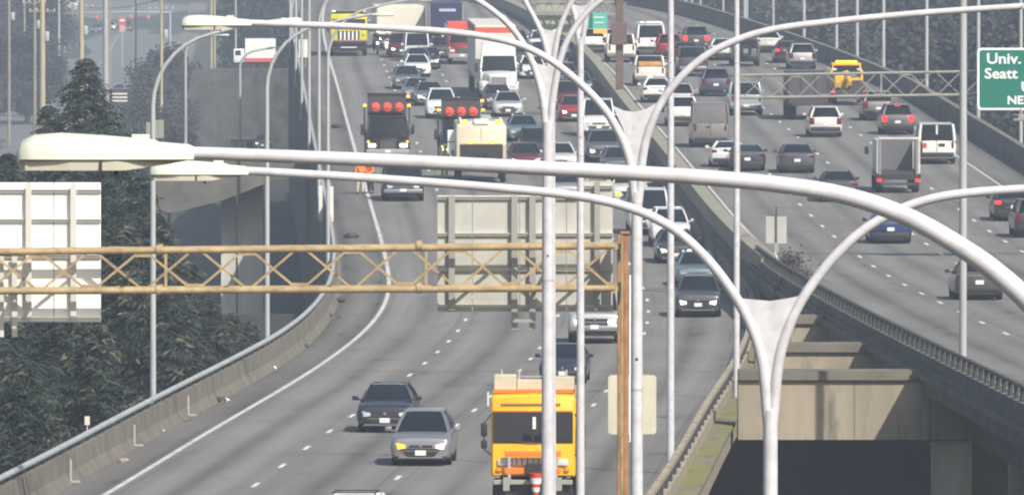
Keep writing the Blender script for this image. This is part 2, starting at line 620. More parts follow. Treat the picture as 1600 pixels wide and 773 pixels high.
# left viaduct: outer wall below the barrier
va = empty('viaduct', W(XL(400), 400, -25))
o = ribbon('fascia_wall', XL, zL, [(lambda q: shL(q) - 0.50, -0.30), (lambda q: shL(q) - 0.56, -0.35), (lambda q: shL(q) - 0.56, lambda q: -1.5 - 8.5 * smooth01((q - 480) / 40)), (lambda q: shL(q) - 0.2, lambda q: -1.5 - 8.5 * smooth01((q - 480) / 40))],
           60, 1040, 8, M_CONC_D)
adopt(o, va)
o = ribbon('deck_slab', XL, zL, [(lambda q: shL(q) - 0.45, -0.02), (lambda q: offR(q) + 0.05, -0.02), (lambda q: offR(q) + 0.05, -0.9), (lambda q: shL(q) - 0.45, -0.9)], 60, 1040, 8, M_CONC_D, closed=True)
adopt(o, va)
o = ribbon('edge_girder', XL, zL, [(15.55, -0.12), (15.55, -0.66), (14.5, -1.0), (14.5, -0.95), (14.86, -0.12)], 60, 486, 6, M_CONC_L, closed=True)
adopt(o, va)
tag(va, 'concrete viaduct carrying the left carriageway', 'viaduct')

# mossy ledge and open concrete railing on the right of the left carriageway
rl = empty('open_railing', W(XL(340) + 15, 340, zL(340)))
adopt(ribbon('ledge', XL, zL, [(14.86, -0.1), (14.86, 0.07), (15.62, 0.01), (15.62, -0.1)], 200, 482, 6, M_MOSS, closed=True), rl)
adopt(ribbon('low_parapet', XL, zL, [(14.80, 0.05), (14.80, 0.38), (15.02, 0.38), (15.02, 0.05)], 200, 478, 5, M_CONC_L, closed=True), rl)
adopt(ribbon('top_rail', XL, zL, [(14.82, 0.74), (14.82, 0.86), (14.98, 0.86), (14.98, 0.74)], 200, 478, 4, M_CONC_L, closed=True), rl)
pm = MB().box((0, 0, 0.18), (0.10, 0.45, 0.36)).mesh('rail_post', M_DARK)
q = 290.0
while q < 478:
    o = link('rail_post', pm)
    o.location = W(XL(q) + 14.90, q, zL(q) + 0.38)
    o.rotation_euler = (0, 0, heading(XL, q))
    adopt(o, rl)
    q += 4.2
o = MB().tube([at(1216 + a, 395 + b, 476) for a, b in ((-6, 0), (0, 14), (4, 30), (5, 55))], 0.07, 8).build('end_rail', M_RAIL, smooth=True)
adopt(o, rl)
tag(rl, 'mossy open concrete railing on the right edge of the near viaduct', 'railing')

# right viaduct
vb = empty('viaduct', W(XR(400), 400, -25))
adopt(ribbon('deck_slab', XR, zR, [(-5.05, -0.03), (lambda q: parR(q) + 0.45, -0.03), (lambda q: parR(q) + 0.45, -0.7), (-5.05, -0.7)], 180, 1040, 8, M_CONC_D, closed=True), vb)
adopt(ribbon('box_girder', XR, zR, [(-3.65, -0.72), (8, -0.72), (8, -2.1), (-3.65, -2.1)], 180, 520, 8, M_CONC_D, closed=True), vb)
tag(vb, 'raised concrete viaduct carrying the right carriageway', 'viaduct')
rr = empty('open_railing', W(XR(350) - 5, 350, zR(350)))
adopt(ribbon('kerb', XR, zR, [(-4.60, -0.02), (-4.60, 0.16), (-5.10, 0.16), (-5.10, -0.12)], 200, 470, 6, M_CONC_D, closed=True), rr)
adopt(ribbon('lower_rail', XR, zR, [(-5.12, -0.25), (-5.12, -0.05), (-5.22, -0.05), (-5.22, -0.25)], 200, 470, 6, M_CONC, closed=True), rr)
adopt(ribbon('low_parapet', XR, zR, [(-4.68, 0.16), (-4.68, 0.45), (-4.98, 0.45), (-4.98, 0.16)], 200, 470, 5, M_CONC_D, closed=True), rr)
adopt(ribbon('top_rail', XR, zR, [(-4.76, 0.82), (-4.76, 0.89), (-4.88, 0.89), (-4.88, 0.82)], 200, 470, 4, M_DARK, closed=True), rr)
pm = MB().box((0, 0, 0.19), (0.10, 0.7, 0.38)).mesh('rail_post', M_DARK)
q = 300.0
while q < 468:
    o = link('rail_post', pm)
    o.location = W(XR(q) - 4.82, q, zR(q) + 0.45)
    o.rotation_euler = (0, 0, heading(XR, q))
    adopt(o, rr)
    q += 2.3
tag(rr, 'weathered open concrete railing on the left edge of the raised viaduct', 'railing')

# median wall between the carriageways
mw = empty('median_wall', W(XR(600) - 4.7, 600, zL(600)))
d = 462.0
M_CONC_M = mat('median_concrete', (0.27, 0.255, 0.205), 0.85, var=0.16, scale=0.6, bump=0.2,
               spots=((0.22, 0.27, 0.13), 0.16, 0.60))
while d < 1000:
    e = min(d + 9.1, 1000)
    dd = d
    o = ribbon('wall_panel', XR, zR, [(-4.98, lambda q: zL(q) - zR(q) - 0.1), (-5.0, 0.74), (-4.45, 0.82), (-4.20, 0.25), (-4.18, -0.05)], d, e, 5, M_CONC_M, closed=True)
    adopt(o, mw)
    d += 9.15
tag(mw, 'pale concrete median wall with green algae between the carriageways', 'wall')

# right parapet
pr = empty('parapet', W(XR(600) + 13, 600, zR(600)))
d = 300.0
while d < 990:
    e = min(d + 12.1, 990)
    adopt(ribbon('parapet_panel', XR, zR, [(parR, 0.0), (lambda q: parR(q) + 0.12, 0.95), (lambda q: parR(q) + 0.34, 0.95), (lambda q: parR(q) + 0.40, -0.6)], d, e, 5, M_CONC_D, closed=True), pr)
    d += 12.2
adopt(ribbon('coping', XR, zR, [(lambda q: parR(q) + 0.08, 0.97), (lambda q: parR(q) + 0.08, 1.07), (lambda q: parR(q) + 0.40, 1.07), (lambda q: parR(q) + 0.40, 0.97)], 300, 990, 6, M_CONC, closed=True), pr)
tag(pr, 'grey concrete parapet on the outer right edge of the raised viaduct', 'parapet')

# cross beams between the viaducts, round column, added dark wall in the gap
for i, (dd, top) in enumerate(((350, -11.9), (376, -11.9), (405, -11.85))):
    x0, x1 = XL(dd) + 15.75, XR(dd) + 7
    b = MB().box(((x0 + x1) / 2, 0, 0), (x1 - x0, 1.7, 1.8)).build('beam', M_CONC_L)
    root = empty('cross_beam', W(0, dd, top - 1.20))
    b.parent = root
    x1c = XR(dd) - 5.1
    MB().box(((x0 + x1c) / 2, -0.03, 1.05), (x1c - x0 - 0.02, 1.9, 0.28)).build('cap', M_CONC, root)
    for k in range(1, 4):                        # vertical form joints in a darker grey
        MB().box((x0 + (x1 - x0) * (0.07 + 0.13 * k), -0.852, 0), (0.03, 0.01, 1.78)).build('form_joint', mat('joint_grey', (0.16, 0.15, 0.135), 0.9), root)
    tag(root, ['sunlit concrete cross beam between the viaducts, nearest the camera', 'second concrete cross beam between the viaducts', 'farthest small concrete cross beam where the viaducts meet'][i], 'beam', 'cross beams between the viaducts')
c = at(1487, 690, 351)
M_CONC_W = mat('brightened_concrete', (0.60, 0.57, 0.52), 0.85, var=0.2, scale=0.8, stretch=(1, 1, 0.3))  # concrete colour raised to stand in for light on the shaded columns
o = MB().lathe([(0.62, -11), (0.62, -1.12), (0.63, -1.1), (0.63, 0.0)], (0, 0, 0), n=24).build('column', M_CONC_W, smooth=True, sharp=40)
o.location = (c.x, 351, c.z)
tag(o, 'round concrete column under the nearest cross beam', 'column')
c = at(1612, 722, 332)
o = MB().box((0, 0, -5), (1.3, 1.3, 10), bev=0.1).build('column', M_CONC_L)
o.location = c
tag(o, 'square concrete column at the lower right picture edge', 'column')
o = MB().box((12, 505, -20.5 + Z0), (52, 1.2, 11.5)).build('abutment', mat('shade_dark_concrete', (0.045, 0.046, 0.048), 0.95, var=0.4, scale=0.3))  # added wall, its near-black colour stands for the shade under the decks
tag(o, 'added abutment wall, darkened to stand for the deep shade in the gap beneath the viaducts', 'wall')

# ramp bridge with two columns, left of the main viaduct
rb = empty('ramp_bridge', W(-15, 640, -25))
MB().loft([[at(250, 262, dd), at(492, 232, dd), at(492, 252 + 20, dd), at(425, 282, dd), at(375, 303, dd), at(345, 314, dd), at(270, 332, dd), at(230, 330, dd)] for dd in (636, 646)]).build('deck', M_CONC_D).parent = rb
for u0, u1, v0 in ((345, 368, 306), (371, 411, 290)):
    a, b = at(u0, v0, 639), at(u1, 560, 639)
    MB().box(((a.x + b.x) / 2, 640, (a.z + b.z) / 2), (b.x - a.x, 1.2, a.z - b.z)).build('column', M_CONC_W).parent = rb
for o in rb.children:
    o.matrix_parent_inverse = Matrix.Translation(rb.location).inverted()
tag(rb, 'hazy grey ramp bridge with two columns behind the tan truss', 'bridge')
# ------------------------------------------------------------------ street lamps
def luminaire(root, tip, sgn, L):
    """cobra-head: tip = where the arm enters; sgn -1 points left, +1 right"""
    st_up = [(0.0, 0.30, 0.55), (0.03, 0.72, 0.8), (0.10, 0.93, 0.95), (0.25, 1.0, 1.0), (0.5, 0.90, 0.95), (0.78, 0.74, 0.78), (0.80, 0.66, 0.76), (0.97, 0.56, 0.5), (1.0, 0.48, 0.4)]
    Hh, Wd, tray = 0.150 * L, 0.17 * L, 0.062 * L
    zc = -0.035 * L
    rings = []
    for t, h, w in st_up:
        x = sgn * L * (1 - t)
        ring = [(x, -w * Wd, 0)] + [(x, -w * Wd * math.cos(a) * (1 if abs(math.cos(a)) > .5 else 1), h * Hh * math.sin(a) ** 0.6) for a in [math.pi * k / 10 for k in range(1, 10)]] + [(x, w * Wd, 0)]
        rings.append([Vector(p) + Vector((0, 0, zc)) + Vector(tip) for p in ring])
    MB().loft(rings).build('housing', M_HOUS, root, smooth=True, sharp=50)
    rings = []
    for t, h, w in [(0.012, 0.9, 0.5), (0.05, 1.0, 0.78), (0.3, 1.0, 0.95), (0.56, 1.0, 0.9), (0.62, 0.98, 0.86), (0.85, 0.45, 0.62), (0.97, 0.08, 0.42)]:
        x = sgn * L * (1 - t)
        rings.append([Vector((x, y * Wd * w, z)) + Vector((0, 0, zc)) + Vector(tip) for y, z in ((-0.96, -0.004), (-0.90, -tray * h), (0.90, -tray * h), (0.96, -0.004))])
    MB().loft(rings).build('lens_tray', M_LENS, root)
    t = 0.48
    MB().box(Vector(tip) + Vector((sgn * L * (1 - t), 0, zc - tray * 0.52)), (0.012 * L, Wd * 1.86, tray * 1.0)).build('tray_joint', M_DARK, root)
    MB().box(Vector(tip) + Vector((sgn * L * 0.5, 0, zc - 0.002)), (L * 0.93, Wd * 1.74, 0.006 * L)).build('gasket', M_DARK, root)
    MB().box(Vector(tip) + Vector((sgn * L * 0.44, -0.02, zc - tray - 0.012 * L)), (0.02 * L, 0.02, 0.03 * L)).build('latch', M_DARK, root)
    MB().box(Vector(tip) + Vector((sgn * L * 0.30, 0, zc + Hh * 0.80)), (0.10 * L, 0.05 * L, 0.04 * L)).build('photocell', M_HOUS, root)


def smooth_path(pts, n=5):
    """Catmull-Rom through pixel points"""
    out = []
    P = [np.array(p, float) for p in pts]
    for i in range(len(P) - 1):
        p0, p1, p2, p3 = P[max(i - 1, 0)], P[i], P[i + 1], P[min(i + 2, len(P) - 1)]
        for k in range(n):
            t = k / n
            out.append(0.5 * ((2 * p1) + (-p0 + p2) * t + (2 * p0 - 5 * p1 + 4 * p2 - p3) * t * t + (-p0 + 3 * p1 - 3 * p2 + p3) * t ** 3))
    out.append(P[-1])
    return out


def y_lamp(D, stem_u, join_v, left, right, r_tip, r_base, stem_r, lum_l, lum_r, label, web=None, zb=-13.6, stem_r_low=None):
    base = W((stem_u - 800) / F * D, D, zb)
    root = empty('street_lamp', base)

    def P(u, v):
        return at(u, v, D) - base
    for pts, side, lum in ((left, -1, lum_l), (right, 1, lum_r)):
        sp = smooth_path(pts)
        n = len(sp)
        px_m = F / D
        low = [P(stem_u, join_v + 0.28 * px_m), P(stem_u, join_v + 0.45 * px_m)]
        MB().tube([P(*p[:2]) for p in sp] + low, [r_tip + (r_base - r_tip) * i / (n - 1) for i in range(n)] + [min(r_base, stem_r) * .93, min(r_base, stem_r) * .85], 14).build('mast_arm', M_GALV_N, root, smooth=True)
        if lum:
            luminaire(root, P(*pts[0]) + Vector((0.0, 0, 0)), side, lum)
    top = P(stem_u, join_v)
    rl_ = stem_r_low or stem_r * 1.35
    MB().tube([top, (0, 0, top.z * 0.82), (0, 0, top.z * 0.5), (0, 0, 0)], [stem_r * .97, stem_r * 1.03, (stem_r + rl_) / 2, rl_], 16).build('stem', M_GALV_N, root, smooth=True)
    MB().tube([(0, 0, top.z * 0.80), (0, 0, top.z * 0.80 - 0.03)], stem_r * 1.06, 16).build('collar', M_GALV, root, smooth=True, sharp=40)
    MB().lathe([(0.018, 0), (0.018, 0.02)], (0, -stem_r * 1.05, top.z * 0.83), axis='y', n=8).build('hand_hole', M_DARK, root)
    MB().box((0, 0, 0.03), (0.5, 0.5, 0.06)).build('base_plate', M_GALV, root)
    if web:                                        # welded web plate in the crotch
        lp = [P(*p) for p in web]
        t = 0.012
        MB().loft([[q + Vector((0, -t, 0)) for q in lp], [q + Vector((0, t, 0)) for q in lp]]).build('web_plate', M_GALV_N, root)
    tag(root, label, 'street lamp', 'double arm lamps in the median')
    return root


# nearest lamp, 56 m ahead: only its left arm crosses the picture
y_lamp(56, 1752, 1000, [(303, 239), (560, 249), (850, 263), (1080, 276), (1230, 290), (1330, 308), (1420, 340), (1500, 385), (1560, 428), (1620, 485), (1680, 570), (1722, 680), (1742, 800), (1750, 990)],
       [(3200, 239), (2900, 249), (2650, 263), (2420, 276), (2270, 290), (2170, 308), (2080, 340), (2000, 385), (1940, 428), (1880, 485), (1820, 570), (1780, 680), (1762, 800), (1754, 990)],
       0.031, 0.064, 0.075, 0.86, 0.86, 'big luminaire on a long pale arm crossing the middle of the picture', stem_r_low=0.11)
y_lamp(93, 1204, 640, [(388, 267), (560, 277), (760, 292), (900, 306), (985, 325), (1050, 356), (1105, 405), (1150, 465), (1178, 520), (1192, 570), (1199, 640)],
       [(2020, 267), (1848, 277), (1648, 292), (1508, 302), (1430, 318), (1360, 352), (1303, 402), (1255, 465), (1229, 520), (1216, 570), (1209, 640)],
       0.034, 0.046, 0.060, 0.80, 0.80, 'second nearest double arm lamp, its fork below the middle of the picture',
       web=[(1158, 466), (1180, 468), (1205, 470), (1230, 466), (1250, 462), (1231, 512), (1218, 556), (1206, 610), (1196, 580), (1180, 525)])
y_lamp(131, 995, 300, [(393, 36), (560, 42), (700, 50), (790, 64), (850, 88), (900, 125), (940, 165), (966, 205), (982, 245), (991, 300)],
       [(1597, 10), (1450, 20), (1300, 34), (1200, 48), (1130, 72), (1080, 105), (1040, 150), (1017, 195), (1005, 240), (999, 300)],
       0.036, 0.052, 0.065, 0.80, 0.80, 'third nearest double arm lamp, its fork right of the picture centre',
       web=[(957, 165), (975, 173), (992, 175), (1010, 170), (1028, 160), (1014, 196), (1003, 235), (995, 270), (986, 240), (973, 200)])
y_lamp(168, 856, 190, [(300, -75), (560, -60), (680, -30), (745, 0), (790, 34), (818, 70), (836, 110), (847, 150), (852, 190)],
       [(1412, -75), (1152, -60), (1032, -45), (975, -22), (925, 12), (894, 50), (876, 90), (866, 140), (860, 190)],
       0.036, 0.055, 0.082, 0.8, 0.8, 'fourth double arm lamp, its thick stem left of the narrower one', stem_r_low=0.11,
       web=[(822, 78), (840, 100), (858, 104), (872, 95), (890, 60), (876, 95), (866, 150), (857, 185), (850, 160), (838, 120)])
y_lamp(206, 861, 110, [(420, -110), (640, -100), (745, -85), (795, -50), (822, 5), (843, 45), (854, 80), (858, 110)],
       [(1302, -110), (1082, -100), (977, -85), (927, -45), (895, 0), (876, 40), (867, 80), (864, 110)],
       0.036, 0.055, 0.075, 0.8, 0.8, 'fifth double arm lamp, its fork just behind the fourth one',
       web=[(838, 30), (850, 46), (861, 48), (872, 44), (884, 25), (872, 55), (861, 100), (850, 65)])
y_lamp(243, 907, 60, [(530, -140), (720, -130), (812, -110), (862, -60), (885, -10), (898, 25), (903, 60)],
       [(1284, -140), (1094, -130), (1002, -110), (952, -60), (930, -10), (917, 25), (911, 60)],
       0.036, 0.055, 0.070, 0.8, 0.8, 'slim double arm lamp between the fork stems, right of the yellow truck',
       web=[(888, -5), (898, 8), (907, 10), (916, 8), (927, -5), (915, 25), (907, 55), (899, 25)])
for D, u, lab in ((316, 1048, 'double arm lamp on the mossy railing, right of the tan post'), (372, 1151, 'double arm lamp on the mossy railing beside the second lamp fork')):
    j = row(lambda q: 1.6, D)
    s = F / D
    y_lamp(D, u, j + 1.6 * s, [(u - 6.5 * s, j - 1.3 * s), (u - 4.5 * s, j - 1.2 * s), (u - 2.4 * s, j - 0.8 * s), (u - 1.0 * s, j), (u - 0.3 * s, j + 1.0 * s), (u - 0.08 * s, j + 1.6 * s)],
           [(u + 6.5 * s, j - 1.3 * s), (u + 4.5 * s, j - 1.2 * s), (u + 2.4 * s, j - 0.8 * s), (u + 1.0 * s, j), (u + 0.3 * s, j + 1.0 * s), (u + 0.08 * s, j + 1.6 * s)],
           0.036, 0.06, 0.085, 0.8, 0.8, lab, stem_r_low=0.105, zb=-13.75)


def single_lamp(x, D, zbase, h, arm, sgn, label, group, r=0.105, rtop=0.065, bend=2.6, rz=0.0):
    root = empty('street_lamp', W(x, D, zbase), rz)
    MB().tube([(0, 0, 0), (0, 0, (h - bend) * 0.5), (0, 0, h - bend)], [r, (r + rtop) / 2 + 0.01, rtop + 0.012], 12).build('pole', M_GALV, root, smooth=True)
    pts = [(0, 0, h - bend)]
    for k in range(1, 8):
        a = math.pi / 2 * k / 8
        pts.append((sgn * bend * 0.85 * (1 - math.cos(a)), 0, h - bend + bend * 0.86 * math.sin(a)))
    pts += [(sgn * (bend * 0.85 + (arm - bend * 0.85) * 0.3), 0, h - bend * 0.07), (sgn * arm, 0, h)]
    MB().tube(pts, [rtop + 0.01 - 0.03 * i / len(pts) for i in range(len(pts))], 10).build('mast_arm', M_GALV, root, smooth=True)
    luminaire(root, Vector((sgn * arm, 0, h)), sgn, 0.8)
    MB().box((0, 0, 0.04), (0.4, 0.4, 0.08)).build('base_plate', M_GALV, root)
    tag(root, label, 'street lamp', group)
    return root


gl = 'lamps along the left barrier'
for i, (D, lab) in enumerate(((348, 'lamp post on the left barrier nearest the camera, in front of the conifers'), (405, 'second lamp post along the left barrier, left of the dark viaduct wall'),
                              (497, 'third lamp post along the left barrier'), (566, 'fourth lamp post along the left barrier'), (630, 'fifth lamp post along the left barrier'),
                              (692, 'sixth lamp post along the left barrier'), (752, 'seventh lamp post along the left barrier'), (812, 'eighth lamp post along the left barrier, farthest of the cluster'))):
    single_lamp(XL(D) + shL(D) - 0.58, D, zL(D) - (0.3 if i > 1 else 0.1), 12.4 if D < 500 else 12.0, 3.7, 1, lab, gl, r=0.092, rtop=0.062)
gr = 'lamps along the right parapet'
for D, lab in ((636, 'lamp post on the right parapet nearest the green sign'), (690, 'second lamp post along the right parapet'), (729, 'third lamp post along the right parapet'),
               (752, 'fourth lamp post along the right parapet'), (770, 'fifth lamp post along the right parapet'), (798, 'sixth lamp post along the right parapet, near the bend'),
               (850, 'seventh lamp post along the right parapet, at the far bend'), (905, 'farthest lamp post along the right parapet')):
    single_lamp(XR(D) + parR(D) + 0.55, D, zR(D) - 0.2, 12.2, 3.5, -1, lab, gr, r=0.11, rtop=0.08)
D = 343
single_lamp((1505 - 800) / F * D, D, -11.95, 15.5, 4.0, 1, 'lamp post on the weathered railing of the raised viaduct, left of the green sign', 'lamps on the raised viaduct railing', r=0.11, rtop=0.095)
for u, v0, D, h, lab in ((290, 225, 900, 8.5, 'distant lamp post behind the third luminaire'), (375, 235, 900, 8.0, 'distant lamp post left of the white and red truck')):
    p = at(u, v0, D)
    single_lamp(p.x, D, p.z - Z0, h, 2.6, 1, lab, 'distant lamps on the lower street', r=0.12, rtop=0.09, bend=1.6)
for i, (u, v0, D, h) in enumerate(((1081, 40, 1080, 12), (1094, 40, 1100, 12), (1130, 35, 1120, 12), (1167, 52, 1010, 12), (1208, 55, 1020, 12), (800, 30, 1150, 12), (735, 25, 1160, 12), (1595, 300, 650, 14))):
    p = at(u, v0, D)
    single_lamp(p.x, D, p.z - Z0, h, 2.6, -1, ['thin far lamp post just left of the first parapet trees', 'thin far lamp post, right one of the close pair', 'thin far lamp post between the close pair and the off-roader', 'thin far lamp post above the off-roader', 'thin far lamp post above the far white sedan', 'thin far lamp post above the white semi trailer', 'thin far lamp post above the red truck', 'lamp post behind the green sign at the right picture edge'][i], 'far lamp posts among the trees', r=0.11, rtop=0.09)


# ------------------------------------------------------------------ tan sign gantry
def sign_text(txt, size, material, parent, loc, name='lettering', bold=0.0):
    cu = bpy.data.curves.new('lettering', 'FONT')
    cu.body = txt
    cu.size = size
    cu.extrude = 0.004
    cu.offset = bold
    cu.resolution_u = 3
    t = bpy.data.objects.new('tmp', cu)
    col.objects.link(t)
    dg = bpy.context.evaluated_depsgraph_get()
    me = bpy.data.meshes.new_from_object(t.evaluated_get(dg))
    bpy.data.objects.remove(t)
    me.materials.clear()
    me.materials.append(material)
    o = link(name, me, parent)
    o.location = loc
    o.rotation_euler = (math.pi / 2, 0, 0)
    return o


def rounded_rect(x0, x1, z0, z1, r, y0, y1, n=4):
    pts = []
    for cx, cz, a0 in ((x1 - r, z1 - r, 0), (x0 + r, z1 - r, 90), (x0 + r, z0 + r, 180), (x1 - r, z0 + r, 270)):
        for k in range(n + 1):
            a = math.radians(a0 + 90 * k / n)
            pts.append((cx + r * math.cos(a), cz + r * math.sin(a)))
    return MB().loft([[(p[0], y0, p[1]) for p in pts], [(p[0], y1, p[1]) for p in pts]])


def truss(root, D, nodes_u, vt, vb, depth, rc, rd, m, first=0):
    """box truss: vt, vb give the rows of the chords at column u"""
    o = root.location
    P = lambda u, v, d: at(u, v, D) * 1.0 + Vector((0, d - D, 0)) - o
    us = [nodes_u[0]] + nodes_u[1:]
    for vv in (vt, vb):
        for d in (D, D + depth):
            MB().tube([P(us[0], vv(us[0]), d), P(us[-1], vv(us[-1]), d)], rc, 10).build('chord', m, root, smooth=True)
    for i in range(len(us) - 1):
        for d, ph in ((D, first), (D + depth, first + 1)):
            a, b = (vt, vb) if (i + ph) % 2 == 0 else (vb, vt)
            MB().bar(P(us[i] + 3, a(us[i]), d), P(us[i + 1] - 3, b(us[i + 1]), d), rd, rd * 0.8).build('brace', m, root)
        if (i + first) % 2 == 0:
            MB().bar(P(us[i], vb(us[i]), D), P(us[i], vb(us[i]), D + depth), rd).build('strut', m, root)
            MB().bar(P(us[i], vt(us[i]), D), P(us[i], vt(us[i]), D + depth), rd).build('strut', m, root)
    for i, u in enumerate(us):                     # gusset plates
        v = (vt if (i + first) % 2 == 0 else vb)(u)
        k = 1 if (i + first) % 2 == 0 else -1
        p = P(u, v + k * rc * F / D * 1.25, D)
        MB().box(p + Vector((0, -0.02, 0)), (0.36 * rc / 0.08, 0.03, 0.12 * rc / 0.08)).build('gusset', m, root)


D = 290.0
gt = empty('sign_gantry', W((976 - 800) / F * D, D, -13.6))
nodes = [657 + 82 * 3.7 - 82 * k for k in range(14)][::-1]
vt = lambda u: 395 - 10.5 * max(0, min(1, u / 640.0)) if u > 0 else 395
vb = lambda u: 455.5 - 5.0 * max(0, min(1, u / 640.0)) if u > 0 else 455.5
truss(gt, D, nodes, vt, vb, 1.2, 0.082, 0.075, M_TAN)
P = lambda u, v, d: at(u, v, d) - gt.location
for u in (248, 655):                               # bolted splices with a vertical beside them
    for v in (vt(u), vb(u)):
        for d in (D, D + 1.2):
            MB().tube([P(u - 4, v, D) + Vector((0, d - D, 0)), P(u + 4, v, D) + Vector((0, d - D, 0))], 0.125, 12).build('splice_flange', M_TAN, gt, smooth=True, sharp=40)
    MB().bar(P(u + 11, vt(u), D), P(u + 11, vb(u), D), 0.07).build('vertical', M_TAN, gt)
for u, d, w, m in ((978, D, 8, M_RUST), (972, D - 0.02, 4, M_TAN), (967, D + 1.25, 5, M_RUST)):
    a, b = P(u, 366, d), Vector((0, 0, 0))
    MB().box((a.x, d - D, a.z / 2), (w / 62.07, 0.3, a.z), bev=0.03).build('post', m, gt)
MB().box(P(977, 363, D), (0.24, 0.4, 0.06)).build('post_cap', M_RUST, gt)
for v in (384, 450):
    MB().box(P(968, v, D + 0.6), (0.4, 1.3, 0.14)).build('saddle', M_TAN, gt)
MB().box(P(985, 560, D - 0.1), (0.05, 0.05, 4.2)).build('conduit', M_WHITE, gt)
p = P(nodes[0], 366, D)
MB().box((p.x, 0, p.z / 2), (0.26, 0.3, p.z), bev=0.03).build('post', M_TAN, gt)
MB().box((p.x, 1.25, p.z / 2), (0.26, 0.3, p.z), bev=0.03).build('post', M_TAN, gt)
tag(gt, 'tan painted box truss gantry spanning the left carriageway', 'gantry')


def sign_back(name, D, u0, u1, v0, v1, ribs, seams, hangers, label, mp=None, mh=None):
    c = at((u0 + u1) / 2, v1, D)
    root = empty(name, c)
    P = lambda u, v, dy=0.0: at(u, v, D) - c + Vector((0, dy, 0))
    edges = [u0] + seams + [u1]
    for a, b in zip(edges[:-1], edges[1:]):
        p, q = P(a + 0.6, v1), P(b - 0.6, v0)
        MB().box(((p.x + q.x) / 2, 0, (p.z + q.z) / 2), (q.x - p.x, 0.04, q.z - p.z)).build('sign_panel', mp or M_SIGNBACK, root)
    for v in ribs:
        p, q = P(u0, v, -0.05), P(u1, v, -0.05)
        MB().box(((p.x + q.x) / 2, -0.06, p.z), (q.x - p.x, 0.07, 0.075)).build('stiffener', M_SIGNRIB, root)
        MB().box(((p.x + q.x) / 2, -0.11, p.z + 0.03), (q.x - p.x, 0.05, 0.018)).build('stiffener_lip', M_SIGNRIB, root)
    for u, a, b, w in hangers:
        p, q = P(u, b), P(u, a)
        MB().box((p.x, -0.16, (p.z + q.z) / 2), (w, 0.03, q.z - p.z)).box((p.x, -0.12, (p.z + q.z) / 2), (0.03, 0.1, q.z - p.z)).build('hanger', mh or M_SIGNPOST, root)
    tag(root, label, 'road sign', 'sign backs on the tan gantry')


sign_back('road_sign', 291.75, 683, 903, 305, 487, [309, 366, 421, 478], [738, 812, 885], [(706, 306, 484, .16), (804, 306, 514, .16), (832, 306, 514, .16)], 'wide pale back of a road sign on the tan gantry, above the lanes', mp=mat('dull_sign_back', (0.45, 0.45, 0.415), 0.6, var=0.14, scale=1.2))
o = MB().box((0, 0, 0), (0.55, 0.1, 0.12)).build('lamp_bracket', M_SIGNPOST)
o.location = at(818, 500, 291.5)
tag(o, 'dark lamp bracket hanging under the wide sign back', 'bracket')
sign_back('road_sign', 291.75, 907, 958, 283, 487, [292, 366, 421, 478], [934], [(933, 284, 484, .14)], 'narrow taller pale sign back beside the tan post', mp=mat('dull_sign_back', (0.50, 0.49, 0.43), 0.6))
sign_back('road_sign', 291.75, -130, 158, 285, 503, [298, 344, 400, 452, 497], [-60, 45, 84], [(45, 286, 500, .15), (115, 286, 500, .15), (2, 400, 526, .14), (23, 400, 526, .14), (-60, 286, 500, .15)], 'big white sign back on the tan gantry at the left picture edge', mp=mat('white_sign_back', (0.88, 0.88, 0.87), 0.5), mh=M_SIGNRIB)
c = at(988, 678, 292)
o = rounded_rect(-0.61, 0.61, 0, 1.5, 0.09, 0, 0.02).build('road_sign', mat('cream_sign_back', (0.56, 0.54, 0.44), 0.6, var=0.1, scale=1.5))
o.location = c
MB().box((0, 0.05, 0.4), (0.07, 0.06, 4.4)).build('post', M_SIGNPOST, o)
tag(o, 'small cream roadside sign back with rounded corners behind the tan post', 'road sign')

# ------------------------------------------------------------------ grey gantry with the green sign
D = 480.0
gg = empty('sign_gantry', W((1153 - 800) / F * D, D, zR(D)))
nodes = [1158 + 43.3 * k for k in range(17)]
vt = lambda u: 118 - 6 * (u - 1158) / 370
vb = lambda u: 153 - 5 * (u - 1158) / 370
truss(gg, D, nodes, vt, vb, 1.1, 0.058, 0.055, M_GTRUSS)
P = lambda u, v, d: at(u, v, d) - gg.location
for u in (1153, nodes[-1]):
    a = P(u, 108, D)
    for dy in (0, 1.1):
        MB().box((a.x, dy, a.z / 2 - 0.3), (0.2, 0.24, a.z + 0.6), bev=0.02).build('post', M_GTRUSS, gg)
MB().bar(P(1377, 116, D - 0.03), P(1377, 150, D - 0.03), 0.07).build('vertical', M_GTRUSS, gg)
tag(gg, 'slender grey box truss gantry over the right carriageway', 'gantry')
c = at(1527, 172, 479.2)
gs = empty('road_sign', c)
sw, sh_ = 4.6, 97 / 37.56
rounded_rect(0, sw, 0, sh_, 0.17, 0, 0.05).build('border', M_WHITE, gs)
rounded_rect(0.09, sw - 0.09, 0.09, sh_ - 0.09, 0.12, -0.006, -0.001).build('face', M_GREEN, gs)
px = lambda u: (u - 1527) / 37.56
pz = lambda v: (172 - v) / 37.56
for txt, u, v, size in (('Univ.', 1541, 99.5, 0.62), ('Seatt', 1538, 122.5, 0.60), ('U', 1595, 143, 0.58), ('NEX', 1573.5, 162.5, 0.47)):
    t = sign_text(txt, size, M_WHITE, gs, (px(u), -0.012, pz(v)), bold=0.012)
    t.data.transform(Matrix.Diagonal((1.13, 1, 1, 1)))
tag(gs, 'green guide sign with white lettering reading Univ. and Seatt at the right picture edge', 'road sign')
o = empty('sign_lamp', at(1592, 184, 479))
MB().box((0, 0, 0), (0.5, 0.3, 0.28), bev=0.05).build('lamp_body', M_GTRUSS, o)
MB().box((-0.12, -0.16, 0.06), (0.2, 0.03, 0.12)).build('lamp_glass', M_BLACK, o)
